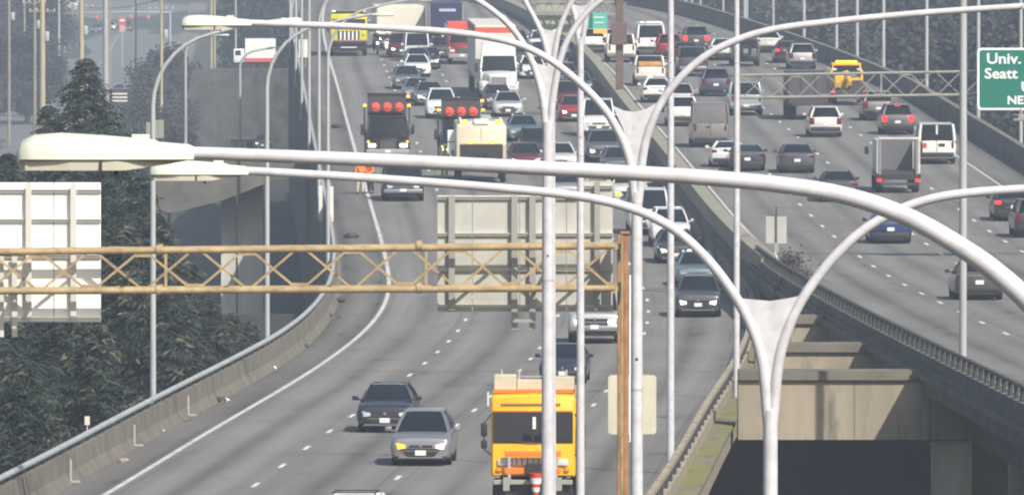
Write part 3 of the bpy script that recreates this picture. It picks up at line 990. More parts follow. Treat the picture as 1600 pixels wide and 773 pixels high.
MB().box((0.1, 0.2, 0.22), (0.06, 0.5, 0.3)).build('bracket', M_GTRUSS, o)
tag(o, 'small grey lamp hanging under the green sign', 'lamp')

# far brown gantry post with a small green sign
D = 690.0
s = F / D
bp_ = empty('sign_gantry', W((968 - 800) / F * D, D, zR(D)))
P = lambda u, v, d=D: at(u, v, d) - bp_.location
t = P(968, -60)
MB().box((0, 0, t.z / 2), (0.46, 0.46, t.z), bev=0.04).build('post', M_BROWN, bp_)
a = P(967, 53)
MB().box((a.x, -0.3, a.z), (0.92, 0.5, 1.35), bev=0.05).build('control_box', M_BROWN, bp_)
a, b = P(830, 22), P(960, 22)
MB().box(((a.x + b.x) / 2, 0, a.z), (b.x - a.x, 0.3, 0.16)).build('beam', M_GTRUSS, bp_)
a, b = P(830, 3), P(960, 3)
MB().box(((a.x + b.x) / 2, 0, a.z), (b.x - a.x, 0.3, 0.16)).build('beam', M_GTRUSS, bp_)
for u in range(838, 960, 20):
    MB().bar(P(u, 3), P(u + 10, 22), 0.08).build('brace', M_GTRUSS, bp_)
    MB().bar(P(u + 10, 22), P(u + 20, 3), 0.08).build('brace', M_GTRUSS, bp_)
tag(bp_, 'tall brown steel post with a box, holding a far gantry', 'gantry')
c = at(905, 53, D - 0.6)
o = empty('road_sign', c)
M_GREEN_F = mat('faded_green', (0.09, 0.42, 0.33), 0.5, var=0.1, scale=2)
rounded_rect(0, 1.68, 0.30, 1.25, 0.05, 0, 0.05).build('face', M_GREEN_F, o)
for x0, x1, z in ((0.10, 0.45, 0.95), (0.10, 0.50, 0.62), (0.85, 1.5, 0.98), (0.9, 1.45, 0.66)):
    MB().box(((x0 + x1) / 2, -0.01, z), (x1 - x0, 0.015, 0.09)).build('legend_bar', mat('pale_legend', (0.5, 0.7, 0.62), 0.6), o)
MB().box((0.70, -0.01, 0.78), (0.22, 0.02, 0.9)).build('panel_joint', M_GREEN, o)
rounded_rect(0.85, 1.68, 0.02, 0.27, 0.04, 0, 0.05).build('exit_tab', M_YELLOWSHEET, o)
tag(o, 'small faded green sign with a yellow tab beside the brown post', 'road sign')
o = MB().box((0, 0, 0), (2.1, 0.08, 1.7)).build('road_sign', mat('olive_sign_back', (0.36, 0.38, 0.30), 0.6, var=0.1, scale=1))
o.location = at(866, 30, D + 0.8)
tag(o, 'dull grey sign back behind the lamp forks at the top', 'road sign')

# sign on a post at the median nose
o = empty('road_sign', at(1213, 403, 478))
MB().box((0, 0, 0.62 + 0.55), (0.86, 0.03, 1.12)).build('sign_panel', mat('grey_sign_back', (0.42, 0.42, 0.40), 0.6, metal=0.1, var=0.08, scale=1), o)
MB().box((0, -0.05, 1.05), (0.06, 0.05, 2.2)).build('post', M_DARK, o)
MB().box((0, -0.05, 0.4), (0.16, 0.08, 0.45)).build('breakaway_base', M_SIGNPOST, o)
tag(o, 'square grey sign back on a post at the median nose', 'road sign')
# pale panels on the left barrier
for i, (u0, u1, v0, v1, D) in enumerate(((498, 504, 290, 346, 552), (513, 521, 291, 346, 540), (459, 463, 62, 76, 800), (467, 471, 62, 90, 790), (474, 481, 62, 90, 780))):
    a, b = at(u0, v0, D), at(u1, v1, D)
    o = empty('road_sign', ((a.x + b.x) / 2, D, b.z - 0.3))
    MB().box((0, 0, 0.3 + (a.z - b.z) / 2), (b.x - a.x, 0.03, a.z - b.z)).build('sign_panel', M_SIGNBACK, o)
    MB().box((0, 0.04, 0.25 + (a.z - b.z) / 2), (0.05, 0.05, a.z - b.z + 0.5)).build('post', M_SIGNPOST, o)
    MB().box((0, 0.05, -0.6), (0.05, 0.05, 1.4)).build('post', M_SIGNPOST, o)
    tag(o, ['left of two narrow pale sign panels on the left barrier', 'right of two narrow pale sign panels on the left barrier', 'smallest of three far white panels on the left barrier',
            'middle of three far white panels on the left barrier', 'widest of three far white panels on the left barrier'][i], 'road sign', 'narrow panels on the left barrier')
# ------------------------------------------------------------------ vehicles: cars, vans, pickups
# local frame: front bumper at y = 0 facing -Y, rear at y = L, wheels on z = 0
KINDS = {
    'sedan': dict(L=4.75, W=1.83, H=1.44, zb=.20, hood=[(0, .66), (.05, .76), (.25, .83), (.8, .90), (1.35, .94)], deck=[(4.02, 1.02), (4.45, 1.03), (4.68, .99), (4.75, .90)], ws=(1.28, 2.15), rw=(3.35, 4.1), glass='sedan'),
    'coupe': dict(L=4.55, W=1.86, H=1.30, zb=.17, hood=[(0, .55), (.06, .62), (.3, .72), (1.0, .83), (1.55, .90)], deck=[(3.95, .98), (4.35, 1.0), (4.50, .97), (4.55, .86)], ws=(1.5, 2.3), rw=(3.0, 4.0), glass='coupe'),
    'hatchback': dict(L=4.50, W=1.75, H=1.50, zb=.20, hood=[(0, .68), (.05, .80), (.25, .88), (.7, .96), (1.05, 1.00)], deck=[(4.15, 1.05), (4.42, 1.02), (4.50, .92)], ws=(.98, 2.05), rw=(3.75, 4.22), glass='hatch'),
    'minivan': dict(L=4.58, W=1.75, H=1.61, zb=.20, hood=[(0, .68), (.04, .82), (.22, .91), (.65, .98), (.95, 1.01)], deck=[(4.3, 1.08), (4.52, 1.05), (4.58, .95)], ws=(.88, 1.95), rw=(4.0, 4.38), glass='hatch'),
    'suv': dict(L=4.70, W=1.87, H=1.68, zb=.26, hood=[(0, .78), (.05, .90), (.25, .98), (.7, 1.05), (1.2, 1.10)], deck=[(4.35, 1.12), (4.62, 1.10), (4.70, .98)], ws=(1.12, 1.95), rw=(4.15, 4.55), glass='suv'),
    'offroad': dict(L=4.55, W=1.90, H=1.82, zb=.38, hood=[(0, .92), (.04, 1.02), (.25, 1.07), (.8, 1.12), (1.25, 1.15)], deck=[(4.4, 1.18), (4.5, 1.16), (4.55, 1.05)], ws=(1.22, 1.75), rw=(4.38, 4.5), glass='suv'),
    'pickup': dict(L=5.75, W=1.98, H=1.86, zb=.36, hood=[(0, .98), (.05, 1.08), (.25, 1.13), (.9, 1.19), (1.55, 1.22)], deck=[(3.85, 1.22), (3.95, 1.21), (5.6, 1.21), (5.70, 1.19), (5.75, 1.08)], ws=(1.45, 2.2), rw=(3.7, 3.88), glass='pickup'),
    'van': dict(L=5.6, W=2.03, H=2.45, zb=.26, hood=[(0, .86), (.06, .98), (.3, 1.12), (.75, 1.28), (.95, 1.33)], deck=[(5.45, 1.32), (5.56, 1.3), (5.6, 1.2)], ws=(.9, 1.75), rw=(5.45, 5.54), glass='van'),
    'lowvan': dict(L=5.4, W=2.01, H=2.08, zb=.30, hood=[(0, .86), (.06, .98), (.3, 1.08), (.9, 1.17), (1.15, 1.2)], deck=[(5.2, 1.22), (5.36, 1.2), (5.4, 1.1)], ws=(1.1, 1.85), rw=(5.15, 5.32), glass='lowvan'),
}
TEMPL = {}


def interp(pts, y):
    for (a, za), (b, zb_) in zip(pts[:-1], pts[1:]):
        if a <= y <= b:
            return za + (zb_ - za) * (y - a) / (b - a)
    return pts[0][1] if y < pts[0][0] else pts[-1][1]


def wheel_meshes(r, w):
    key = ('wheel', r, w)
    if key not in TEMPL:
        t = MB().lathe([(r * .62, -w / 2), (r * .9, -w / 2), (r, -w * .36), (r, w * .36), (r * .9, w / 2), (r * .62, w / 2)], (0, 0, 0), 'x', 18).mesh('tyre', M_TYRE, True, 40)
        k = MB().lathe([(r * .12, -w * .47), (r * .30, -w * .40), (r * .60, -w * .46), (r * .62, -w * .3), (r * .62, w * .3), (r * .60, w * .46), (r * .30, w * .40), (r * .12, w * .47)], (0, 0, 0), 'x', 12).mesh('rim', M_RIM, True, 40)
        TEMPL[key] = (t, k)
    return TEMPL[key]


def template(kind):
    """list of (name, mesh, paint?, default material)"""
    if kind in TEMPL:
        return TEMPL[kind]
    K = KINDS[kind]
    L, w, H, zb = K['L'], K['W'] / 2, K['H'], K['zb']
    top = K['hood'] + K['deck']
    ys_ = sorted(set([0, .03, .08, .16, .3, .5, .8, 1.1, L - .5, L - .25, L - .12, L - .05, L] + [p[0] for p in top] + [i * .4 for i in range(3, int((L - .6) / .4))]))
    boxy = kind in ('van', 'lowvan', 'offroad', 'pickup')
    rings = []
    for y in ys_:
        zt = interp(top, y)
        e = min(y / .30, 1)
        e2 = min((L - y) / .22, 1)
        k = (.80 if not boxy else .88) + (.20 if not boxy else .12) * math.sqrt(max(0, 1 - (1 - e) ** 2))
        k *= (.88 if not boxy else .95) + (.12 if not boxy else .05) * math.sqrt(max(0, 1 - (1 - e2) ** 2))
        ww = w * k
        b = zb + (.06 if y < .1 or y > L - .1 else 0)
        h = zt - b
        half = [(0, b), (ww * .80, b), (ww * .94, b + .07 * h), (ww * .985, b + .30 * h), (ww, b + .55 * h), (ww * .985, b + .76 * h), (ww * .93, b + .92 * h), (ww * .84, zt - .012), (ww * .5, zt + .012), (0, zt + .02)]
        ring = [(x, y, z) for x, z in half] + [(-x, y, z) for x, z in reversed(half[1:-1])]
        rings.append(ring)
    parts = []
    add = lambda n, mb, m=None, smooth=False, sharp=None: parts.append((n, mb.mesh(n, m or M_BLACK, smooth, sharp), m is None))
    add('body', MB().loft(rings), None, True, 35)
    yc, yt = K['ws']
    yr, yb = K['rw']
    zc, zr = interp(top, yc) + .005, interp(top, yb) + .005
    cb, ct = w * .86, w * ((.59 if kind != 'suv' else .64) if not boxy else .76)
    rb_, rt = w * (.86 if not boxy else .90), w * ((.58 if kind != 'suv' else .63) if not boxy else .80)
    if kind == 'van':
        ct = w * .84; rt = w * .88; rb_ = w * .96
    if kind == 'lowvan':
        rt = w * .82
    Ht = H - .05
    A, B = (-cb, yc, zc), (cb, yc, zc)
    C, Dd = (ct, yt, Ht), (-ct, yt, Ht)
    E_, F_ = (-rb_, yb, zr), (rb_, yb, zr)
    G, Hh = (rt, yr, Ht), (-rt, yr, Ht)
    add('windshield', MB().panel(A, B, C, Dd, 8, 5, (0, -.10, .03)), M_GLASS_B, True)
    # roof
    mb = MB()
    n, m = 8, 8
    for j in range(m + 1):
        t = j / m
        y = yt + (yr - yt) * t
        hw = ct + (rt - ct) * t
        for i in range(n + 1):
            q = 2 * i / n - 1
            mb.v.append((q * hw * 1.02, y - (.06 * (1 - q * q) if t == 0 else 0) + (.03 * (1 - q * q) if t == 1 else 0), Ht + .05 * (1 - q ** 4) * (0.25 + .75 * math.sin(math.pi * min(1, max(0.0, t * .9 + .07)))) + .004))
    mb.f = [(j * (n + 1) + i, j * (n + 1) + i + 1, (j + 1) * (n + 1) + i + 1, (j + 1) * (n + 1) + i) for j in range(m) for i in range(n)]
    add('roof', mb, None, True)
    if kind == 'van':
        mb = MB()
        for s_ in (-1, 1):
            a = (s_ * cb * 1.0, yc, zc); b = (s_ * rb_, yb, zr); c = (s_ * rt, yr, Ht); d_ = (s_ * ct, yt, Ht)
            a2 = (s_ * cb, yc + .85, zc)
            d2 = (s_ * ct, yt + .3, Ht)
            mb.panel(a2, b, c, d2, 6, 4, (s_ * .03, 0, 0))
            add('side_window', MB().panel(a, a2, d2, d_, 2, 2, (0, 0, 0)), M_GLASS, True)
        add('side_panel', mb, None, True)
        mb = MB().panel(F_, E_, Hh, G, 6, 5, (0, .05, 0))
        add('rear_door', mb, None, True)
    else:
        add('rear_window', MB().panel(F_, E_, Hh, G, 8, 4, (0, .07, .02)), M_GLASS, True)
        for s_ in (-1, 1):
            a = (s_ * cb, yc, zc); b = (s_ * rb_, yb, zr); c = (s_ * rt, yr, Ht); d_ = (s_ * ct, yt, Ht)
            add('side_window', MB().panel(a, b, c, d_, 6, 3, (s_ * .05, 0, 0)), M_GLASS, True)
    for s_ in (-1, 1):                              # pillars
        r = .045 if not boxy else .055
        a = Vector((s_ * cb, yc, zc)); d_ = Vector((s_ * ct, yt, Ht))
        add('pillar', MB().tube([a + Vector((0, -.02, -.02)), (a + d_) / 2 + Vector((s_ * .01, -.045, .015)), d_ + Vector((0, -.01, .01))], r, 6), None, True)
        b = Vector((s_ * rb_, yb, zr)); c = Vector((s_ * rt, yr, Ht))
        add('pillar', MB().tube([b + Vector((0, .01, -.02)), (b + c) / 2 + Vector((s_ * .01, .03, .01)), c + Vector((0, .01, .01))], r * 1.5, 6), None, True)
        add('roof_rail', MB().tube([d_ + Vector((0, 0, 0)), (d_ + c) / 2 + Vector((s_ * .015, 0, .01)), c], r, 6), None, True)
        ym = yt + (yr - yt) * .42
        base = Vector((s_ * w * .90, ym + .1, (zc + zr) / 2)); tp = Vector((s_ * (ct + rt) / 2 * 1.01, ym, Ht))
        add('pillar', MB().tube([base, tp], .05, 5), M_BLACK)
    # front end
    zh = K['hood'][0][1]
    hz_ = zh - .02 if kind not in ('pickup', 'offroad', 'suv') else zh - .10
    for s_ in (-1, 1):
        mb = MB()
        x0, x1 = s_ * w * .50, s_ * w * .93
        mb.loft([[(x0, -.015, hz_ - .12), (x0, -.02, hz_ - .03), (x0, .10, hz_ + .03), (x0, .10, hz_ - .13)],
                 [(s_ * w * .74, -.005, hz_ - .15), (s_ * w * .78, -.005, hz_ + .03), (s_ * w * .78, .18, hz_ + .06), (s_ * w * .74, .18, hz_ - .13)],
                 [(x1, .13, hz_ - .11), (x1, .15, hz_ + .10), (x1, .42, hz_ + .12), (x1, .34, hz_ - .08)]])
        parts.append(('headlight', mb.mesh('headlight', M_HEAD, True, 50), 'head'))
        mb = MB().box((s_ * (w + .10), yc + .32, zc + .07), (.20, .12, .15), bev=.05)
        mb.box((s_ * (w - .02), yc + .32, zc + .02), (.16, .06, .05))
        add('mirror', mb, None, True, 50)
        parts.append(('taillight', MB().box((s_ * w * .80, L - .035, interp(K['deck'], L - .2) - (.16 if kind not in ('suv', 'offroad', 'van', 'lowvan', 'pickup') else .22)),
                                            (w * .30 if kind not in ('van', 'lowvan', 'pickup', 'offroad') else w * .14, .10, .16 if kind not in ('suv', 'offroad', 'van', 'lowvan', 'pickup') else .36), bev=.04).mesh('taillight', M_TAIL, True, 50), 'tail'))
    if kind in ('pickup', 'offroad'):
        add('grille', MB().box((0, -.005, zh - .18), (w * 1.0, .05, .28), bev=.04), M_BLACK)
        add('grille_bar', MB().box((0, -.035, zh - .18), (w * .98, .02, .05)), M_CHROME)
        add('bumper', MB().box((0, -.07, zb + .22), (w * 1.84, .16, .22), bev=.05), M_CHROME if kind == 'pickup' else M_BLACK, True, 50)
        add('air_dam', MB().box((0, .0, zb + .03), (w * 1.6, .10, .16), bev=.04), M_BLACK)
    else:
        slab = lambda x0, x1, z0, z1, y0=-.02: MB().loft([[(-x0, y0 + .004, z0), (x0, y0 + .004, z0), (x0, .06, z0), (-x0, .06, z0)], [(-x1, y0, z1), (x1, y0, z1), (x1, .06, z1), (-x1, .06, z1)]])
        if kind == 'suv':
            add('grille', slab(w * .34, w * .50, zb + .30, zh - .06), M_BLACK)
            add('lower_intake', slab(w * .60, w * .36, zb + .10, zb + .29), M_BLACK)
            add('grille_trim', slab(w * .50, w * .50, zh - .065, zh - .04, -.03), M_CHROME)
        else:
            add('grille', slab(w * .40, w * .36, zh - .12, zh - .05), M_BLACK)
            add('grille_trim', slab(w * .40, w * .40, zh - .135, zh - .12, -.03), M_CHROME)
            add('lower_intake', slab(w * .42, w * .66, zb + .07, zb + .32), M_BLACK)
            add('intake_bar', slab(w * .58, w * .60, zb + .245, zb + .262, -.03), M_SIGNPOST)
        for s_ in (-1, 1):
            add('fog_pocket', MB().loft([[(s_ * w * .70, .0, zb + .10), (s_ * w * .86, .10, zb + .10), (s_ * w * .86, .2, zb + .10), (s_ * w * .70, .15, zb + .10)],
                                         [(s_ * w * .74, -.005, zb + .24), (s_ * w * .90, .10, zb + .27), (s_ * w * .90, .2, zb + .27), (s_ * w * .74, .15, zb + .24)]]), M_BLACK)
            add('fog_lamp', MB().lathe([(.035, .05), (.035, -.02)], (s_ * w * .78, .03, zb + .17), 'y', 8), M_HEAD)
        add('cowl', MB().box((0, yc + .0, zc + .0), (cb * 1.8, .16, .03)), M_BLACK)
        add('splitter_strip', slab(w * .72, w * .72, zb + .045, zb + .07, -.03), M_SIGNPOST)
        add('valance', MB().box((0, .06, zb + .02), (w * 1.62, .2, .06), bev=.02), M_BLACK)
    add('emblem', MB().lathe([(.055, 0), (.055, -.012)], (0, -.02 if kind not in ('pickup', 'offroad') else -.045, zh - .06), 'y', 10), M_CHROME)
    add('number_plate', MB().box((0, -.05 if kind not in ('pickup', 'offroad') else -.16, zb + (.27 if kind in ('pickup', 'offroad', 'suv', 'van', 'lowvan') else .20)), (.31, .015, .155)), M_PLATE)
    # rear end
    zd = interp(K['deck'], L - .1)
    add('rear_bumper', MB().box((0, L + .0, zb + .20), (w * 1.76, .14, .24), bev=.06), M_BLACK if kind != 'pickup' else M_CHROME, True, 50)
    add('rear_plate', MB().box((0, L + (.02 if kind not in ('pickup',) else .09), zb + (.46 if kind not in ('pickup', 'lowvan', 'van') else .24)), (.31, .015, .155)), M_PLATE)
    if kind in ('sedan', 'coupe', 'hatchback', 'minivan'):
        add('trunk_seam', MB().box((0, L + .003, zd - .09), (w * 1.1, .015, .035)), M_CHROME)
        add('diffuser', MB().box((0, L - .02, zb + .05), (w * 1.2, .12, .12), bev=.03), M_BLACK)
    if kind in ('suv', 'minivan', 'hatchback'):
        add('spoiler', MB().box((0, yr + .10, Ht + .02), (rt * 1.9, .28, .045), bev=.02), None, True, 50)
    if kind == 'offroad':
        add('spare_wheel', MB().lathe([(.10, .0), (.37, 0), (.40, .05), (.40, .2), (.34, .25), (.20, .20), (.06, .22)], (0, L + .01, 1.02), 'y', 20), M_TYRE, True, 40)
        add('spare_hub', MB().lathe([(.17, .2), (.17, .235)], (0, L + .01, 1.02), 'y', 14), M_RIM)
    if kind == 'pickup':
        mb = MB()
        mb.box((0, (3.98 + L - .1) / 2, 1.232), (w * 1.62, L - .1 - 3.98, .02))  # flat black sheet standing for the shade inside the open bed
        add('bed_recess_shade', mb, M_BLACK)
    # door outlines of vans
    if kind in ('van', 'lowvan'):
        add('door_gap', MB().box((0, L + .005 if kind == 'lowvan' else L - .0, (zb + 1.3) / 2 + .1), (.02, .03, 1.0)), M_BLACK)
        if kind == 'van':
            add('door_handle', MB().box((.12, L + .03, 1.15), (.18, .04, .08)), M_BLACK)
    add('underbody', MB().box((0, L / 2, zb - .02), (w * 1.5, L - .8, .12)), M_BLACK)
    TEMPL[kind] = parts
    return parts


def use_material(o, m):
    o.material_slots[0].link = 'OBJECT'
    o.material_slots[0].material = m


WHEELS = {'sedan': .33, 'coupe': .34, 'hatchback': .32, 'minivan': .32, 'suv': .36, 'offroad': .41, 'pickup': .40, 'van': .35, 'lowvan': .37}


def place(name, road, u, v, facing, L):
    zf, fx = (zL, XL) if road == 'L' else (zR, XR)
    d = find_d(zf, v)
    x = (u - 800.0) / F * d
    hd = heading(fx, d)
    slope = math.atan((zf(d + 3) - zf(d - 3)) / 6)
    root = empty(name, W(x, d, zf(d) + 0.004))
    # oncoming vehicles look towards the camera, departing ones away
    if facing == 'F':
        root.rotation_euler = (slope, 0, hd)
    else:
        root.rotation_euler = (-slope, 0, hd + math.pi)
        off = Matrix.Rotation(hd + math.pi, 3, 'Z') @ Vector((0, L, 0))
        root.location = root.location - off + Vector((0, 0, -(-off.y) * math.tan(slope) * 0))
        root.location.z = zf(root.location.y) + Z0 + .004
    return root


def car(name, cat, road, u, v, kind, color, label, facing=None, head=None, tail=None, scale=None, group=None, extra=None, metal=None, rough=.3):
    K = KINDS[kind]
    if metal is None:
        metal = .45 if max(color) < .5 else .05
    facing = facing or ('F' if road == 'L' else 'R')
    root = place(name, road, u, v, facing, K['L'])
    if scale:
        root.scale = scale
    pm_ = paint(color, metal, rough)
    nh = 0
    for n, me, p in template(kind):
        o = link(n, me, root)
        if p is True:
            use_material(o, pm_)
        elif p == 'head':
            if head == 'lit' or (head == 'signal' and nh == 1):
                use_material(o, M_HEADLIT)
            if head == 'signal' and nh == 0:
                use_material(o, M_AMBER)
                o['label'] = 'lit amber turn signal'
            nh += 1
        elif p == 'tail' and tail == 'lit':
            use_material(o, M_TAILLIT)
            o['label'] = 'lit red brake light'
    r = WHEELS[kind]
    t, k = wheel_meshes(r, .235 if kind not in ('pickup', 'offroad') else .27)
    w = K['W'] / 2
    for y in (.86 if kind != 'pickup' else .95, K['L'] - (.92 if kind != 'pickup' else 1.25)):
        for s_ in (-1, 1):
            wh = link('wheel', t, root)
            wh.location = (s_ * (w - .14), y, r)
            rim = link('rim', k, wh)
    if extra == 'rack':
        for s_ in (-1, 1):
            MB().tube([(s_ * w * .56, K['ws'][1] + .3, K['H'] + .07), (s_ * w * .56, K['rw'][0] - .2, K['H'] + .07)], .022, 6).build('roof_rack', M_BLACK, root)
        for y in (K['ws'][1] + .5, K['rw'][0] - .5):
            MB().box((0, y, K['H'] + .08), (w * 1.15, .06, .03)).build('rack_bar', M_BLACK, root)
    if extra == 'ladder':
        for y in (1.9, 3.2, 4.6):
            MB().box((0, y, K['H'] + .14), (w * 1.7, .06, .05)).build('rack_bar', M_WHITE, root)
            for s_ in (-1, 1):
                MB().box((s_ * w * .82, y, K['H'] + .05), (.05, .05, .2)).build('rack_post', M_WHITE, root)
        for s_ in (.3, .75):
            MB().box((w * s_, 3.2, K['H'] + .2), (.06, 3.6, .07)).build('ladder_rail', M_GALV, root)
    if extra == 'load':
        MB().box((0, 4.85, 1.36), (w * 1.5, 1.6, .30), bev=.10).build('load', M_TARP, root, True, 50)
    if extra == 'brake':
        MB().box((0, K['rw'][0] + .1, K['H'] - .07), (.34, .05, .06)).build('brake_light', M_TAILLIT, root)
    if extra == 'doors':                                # passenger van seen from behind: split rear windows, lamps, sticker
        MB().box((0, K['L'] - .11, 1.6), (.10, .06, .85)).build('door_post', pm_, root)
        MB().box((w * .62, K['L'] + .01, .98), (.2, .02, .24)).build('warning_panel', mat('red_panel', (.5, .05, .05), .5), root)
        MB().box((-w * .25, K['L'] + .01, 1.0), (.34, .02, .16)).build('door_plate', M_BLACK, root)
    tag(root, label, cat, group or ('vehicles on the left carriageway' if road == 'L' else 'vehicles on the right carriageway'))
    return root


WHITE = (.74, .75, .75); SILVER = (.42, .43, .44); GREY = (.17, .175, .18); DGREY = (.06, .063, .068); BLACK = (.018, .019, .022)
NAVY = (.025, .034, .065); BLUE = (.022, .036, .14); RED = (.34, .018, .022); MAROON = (.11, .014, .02); TEAL = (.16, .22, .25); TAN = (.42, .38, .30)

# ---- left carriageway, oncoming
car('minivan', 'car', 'L', 657, 728, 'minivan', (.32, .32, .345), 'silver compact minivan with one amber signal lit, near the bottom', head='signal', metal=.6, scale=(.98, 1, .92))
car('hatchback', 'car', 'L', 601, 676, 'hatchback', (.035, .035, .05), 'dark blue grey hatchback just behind the silver minivan', metal=.4, scale=(.98, 1, .93))
car('sport_utility_vehicle', 'car', 'L', 544, 884, 'suv', (.66, .67, .70), 'white car roof with rack rails cut off by the bottom edge', extra='rack', scale=(.95, 1, .90))
car('pickup_truck', 'pickup truck', 'L', 929, 537, 'pickup', (.50, .50, .50), 'silver pickup with a chrome grille behind the tan post', metal=.4, head='lit')
car('sedan', 'car', 'L', 879, 600, 'sedan', NAVY, 'dark blue sedan right behind the yellow truck', scale=(.88, 1, .90))
car('sport_utility_vehicle', 'car', 'L', 1091, 496, 'suv', (.10, .103, .11), 'dark grey crossover with bright headlights under the curved lamp arm', head='lit', metal=.5, scale=(1, 1, .96))
car('sedan', 'car', 'L', 1090, 449, 'sedan', TEAL, 'blue grey sedan directly behind the dark grey crossover', metal=.4)
car('sedan', 'car', 'L', 1058, 412, 'sedan', DGREY, 'dark sedan with lit headlights left of the blue grey sedan', head='lit')
car('cargo_van', 'van', 'L', 1016, 368, 'lowvan', WHITE, 'white van behind the third lamp stem')
car('sport_utility_vehicle', 'car', 'L', 1049, 386, 'suv', WHITE, 'white crossover beside the median shadow')
car('sedan', 'car', 'L', 887, 316, 'sedan', SILVER, 'silver sedan half hidden above the wide sign back')
car('sport_utility_vehicle', 'car', 'L', 943, 254, 'suv', (.14, .145, .155), 'grey crossover with round headlights in front of a white van', head='lit')
car('sedan', 'car', 'L', 968, 275, 'sedan', (.12, .14, .17), 'slate blue sedan left of the third lamp fork')
car('cargo_van', 'van', 'L', 936, 214, 'lowvan', WHITE, 'white van behind the grey crossover')
car('hatchback', 'car', 'L', 897, 191, 'hatchback', RED, 'red hatchback between the two upright lamp stems', head='lit')
car('sport_utility_vehicle', 'car', 'L', 883, 172, 'suv', MAROON, 'maroon crossover behind the red hatchback')
car('sport_utility_vehicle', 'car', 'L', 882, 141, 'suv', (.09, .10, .12), 'dark slate crossover behind the maroon one')
car('sedan', 'car', 'L', 832, 124, 'sedan', WHITE, 'white sedan half behind the fourth lamp stem')
car('sedan', 'car', 'L', 794, 183, 'sedan', (.55, .57, .57), 'pale silver sedan right in front of the white semi truck', metal=.4)
car('hatchback', 'car', 'L', 778, 172, 'hatchback', DGREY, 'dark hatchback tucked left of the pale silver sedan')
car('sedan', 'car', 'L', 818, 222, 'sedan', TEAL, 'teal grey sedan in front of the pale silver sedan')
car('sport_utility_vehicle', 'car', 'L', 838, 250, 'suv', BLACK, 'black crossover beside the cream rescue truck', head='lit')
car('sedan', 'car', 'L', 876, 268, 'sedan', (.6, .6, .6), 'whitish sedan emerging behind the fourth lamp stem')
car('sedan', 'car', 'L', 822, 268, 'sedan', MAROON, 'dark red sedan with lit headlight close to the rescue truck', head='lit')
car('sedan', 'car', 'L', 652, 121, 'sedan', WHITE, 'white sedan in the second lane of the queue')
car('sedan', 'car', 'L', 653, 110, 'sedan', TEAL, 'teal sedan tight behind the white sedan')
car('sedan', 'car', 'L', 668, 109, 'sedan', BLACK, 'black sedan right of the white sedan', head='lit')
car('cargo_van', 'van', 'L', 652, 97, 'lowvan', WHITE, 'white van behind the black sedan', scale=(.92, 1, .92))
car('sedan', 'car', 'L', 652, 160, 'sedan', (.20, .23, .24), 'grey green sedan in front of the white sedan')
car('sedan', 'car', 'L', 671, 166, 'sedan', GREY, 'dark grey sedan overlapping the grey green sedan', head='lit')
car('sport_utility_vehicle', 'car', 'L', 690, 186, 'suv', WHITE, 'white crossover behind the second drum truck', scale=(1, 1, 1.02))
car('sport_utility_vehicle', 'car', 'L', 628, 91, 'suv', MAROON, 'dark maroon crossover beside the motorcycles', head='lit')
car('sedan', 'car', 'L', 716, 84, 'sedan', DGREY, 'small dark sedan in the far queue left of the semi truck')
car('sedan', 'car', 'L', 700, 70, 'sedan', SILVER, 'small silver sedan in the far queue below the blue truck')
car('sedan', 'car', 'L', 612, 76, 'sedan', (.5, .5, .52), 'pale sedan behind the white motorcycles')
car('pickup_truck', 'pickup truck', 'L', 630, 315, 'pickup', NAVY, 'dark pickup facing the camera under the big lamp arm', scale=(1.06, 1, .92))

car('sport_utility_vehicle', 'car', 'L', 868, 116, 'suv', (.05, .055, .065), 'dark crossover behind the fork of the fourth lamp')
car('sedan', 'car', 'L', 846, 100, 'sedan', (.30, .31, .32), 'grey sedan behind the white sedan at the fourth lamp')
car('sedan', 'car', 'L', 905, 150, 'sedan', (.10, .12, .15), 'slate sedan half behind the slim double arm lamp')
car('hatchback', 'car', 'L', 846, 83, 'hatchback', WHITE, 'small white hatchback far back near the upper lamp fork')
car('sedan', 'car', 'L', 690, 92, 'sedan', (.07, .07, .08), 'dark sedan left of the red truck')
car('sport_utility_vehicle', 'car', 'L', 985, 322, 'suv', (.55, .55, .56), 'silver white crossover with amber light left of the white van', head='signal')
car('sedan', 'car', 'L', 636, 140, 'sedan', (.16, .18, .19), 'slate grey sedan left edge of the second lane queue')

car('sedan', 'car', 'L', 674, 84, 'sedan', (.05, .05, .06), 'tiny dark sedan far back left of the red truck', head='lit')
car('sport_utility_vehicle', 'car', 'L', 640, 76, 'suv', (.4, .4, .42), 'tiny silver crossover below the cream cargo box')
car('sedan', 'car', 'L', 818, 104, 'sedan', (.08, .08, .09), 'dark sedan just right of the semi tractor')
car('sedan', 'car', 'L', 880, 96, 'sedan', (.13, .15, .19), 'slate blue sedan far back behind the crossing lamp arms')
car('sport_utility_vehicle', 'car', 'L', 806, 86, 'suv', (.06, .06, .065), 'dark crossover beside the long white trailer')

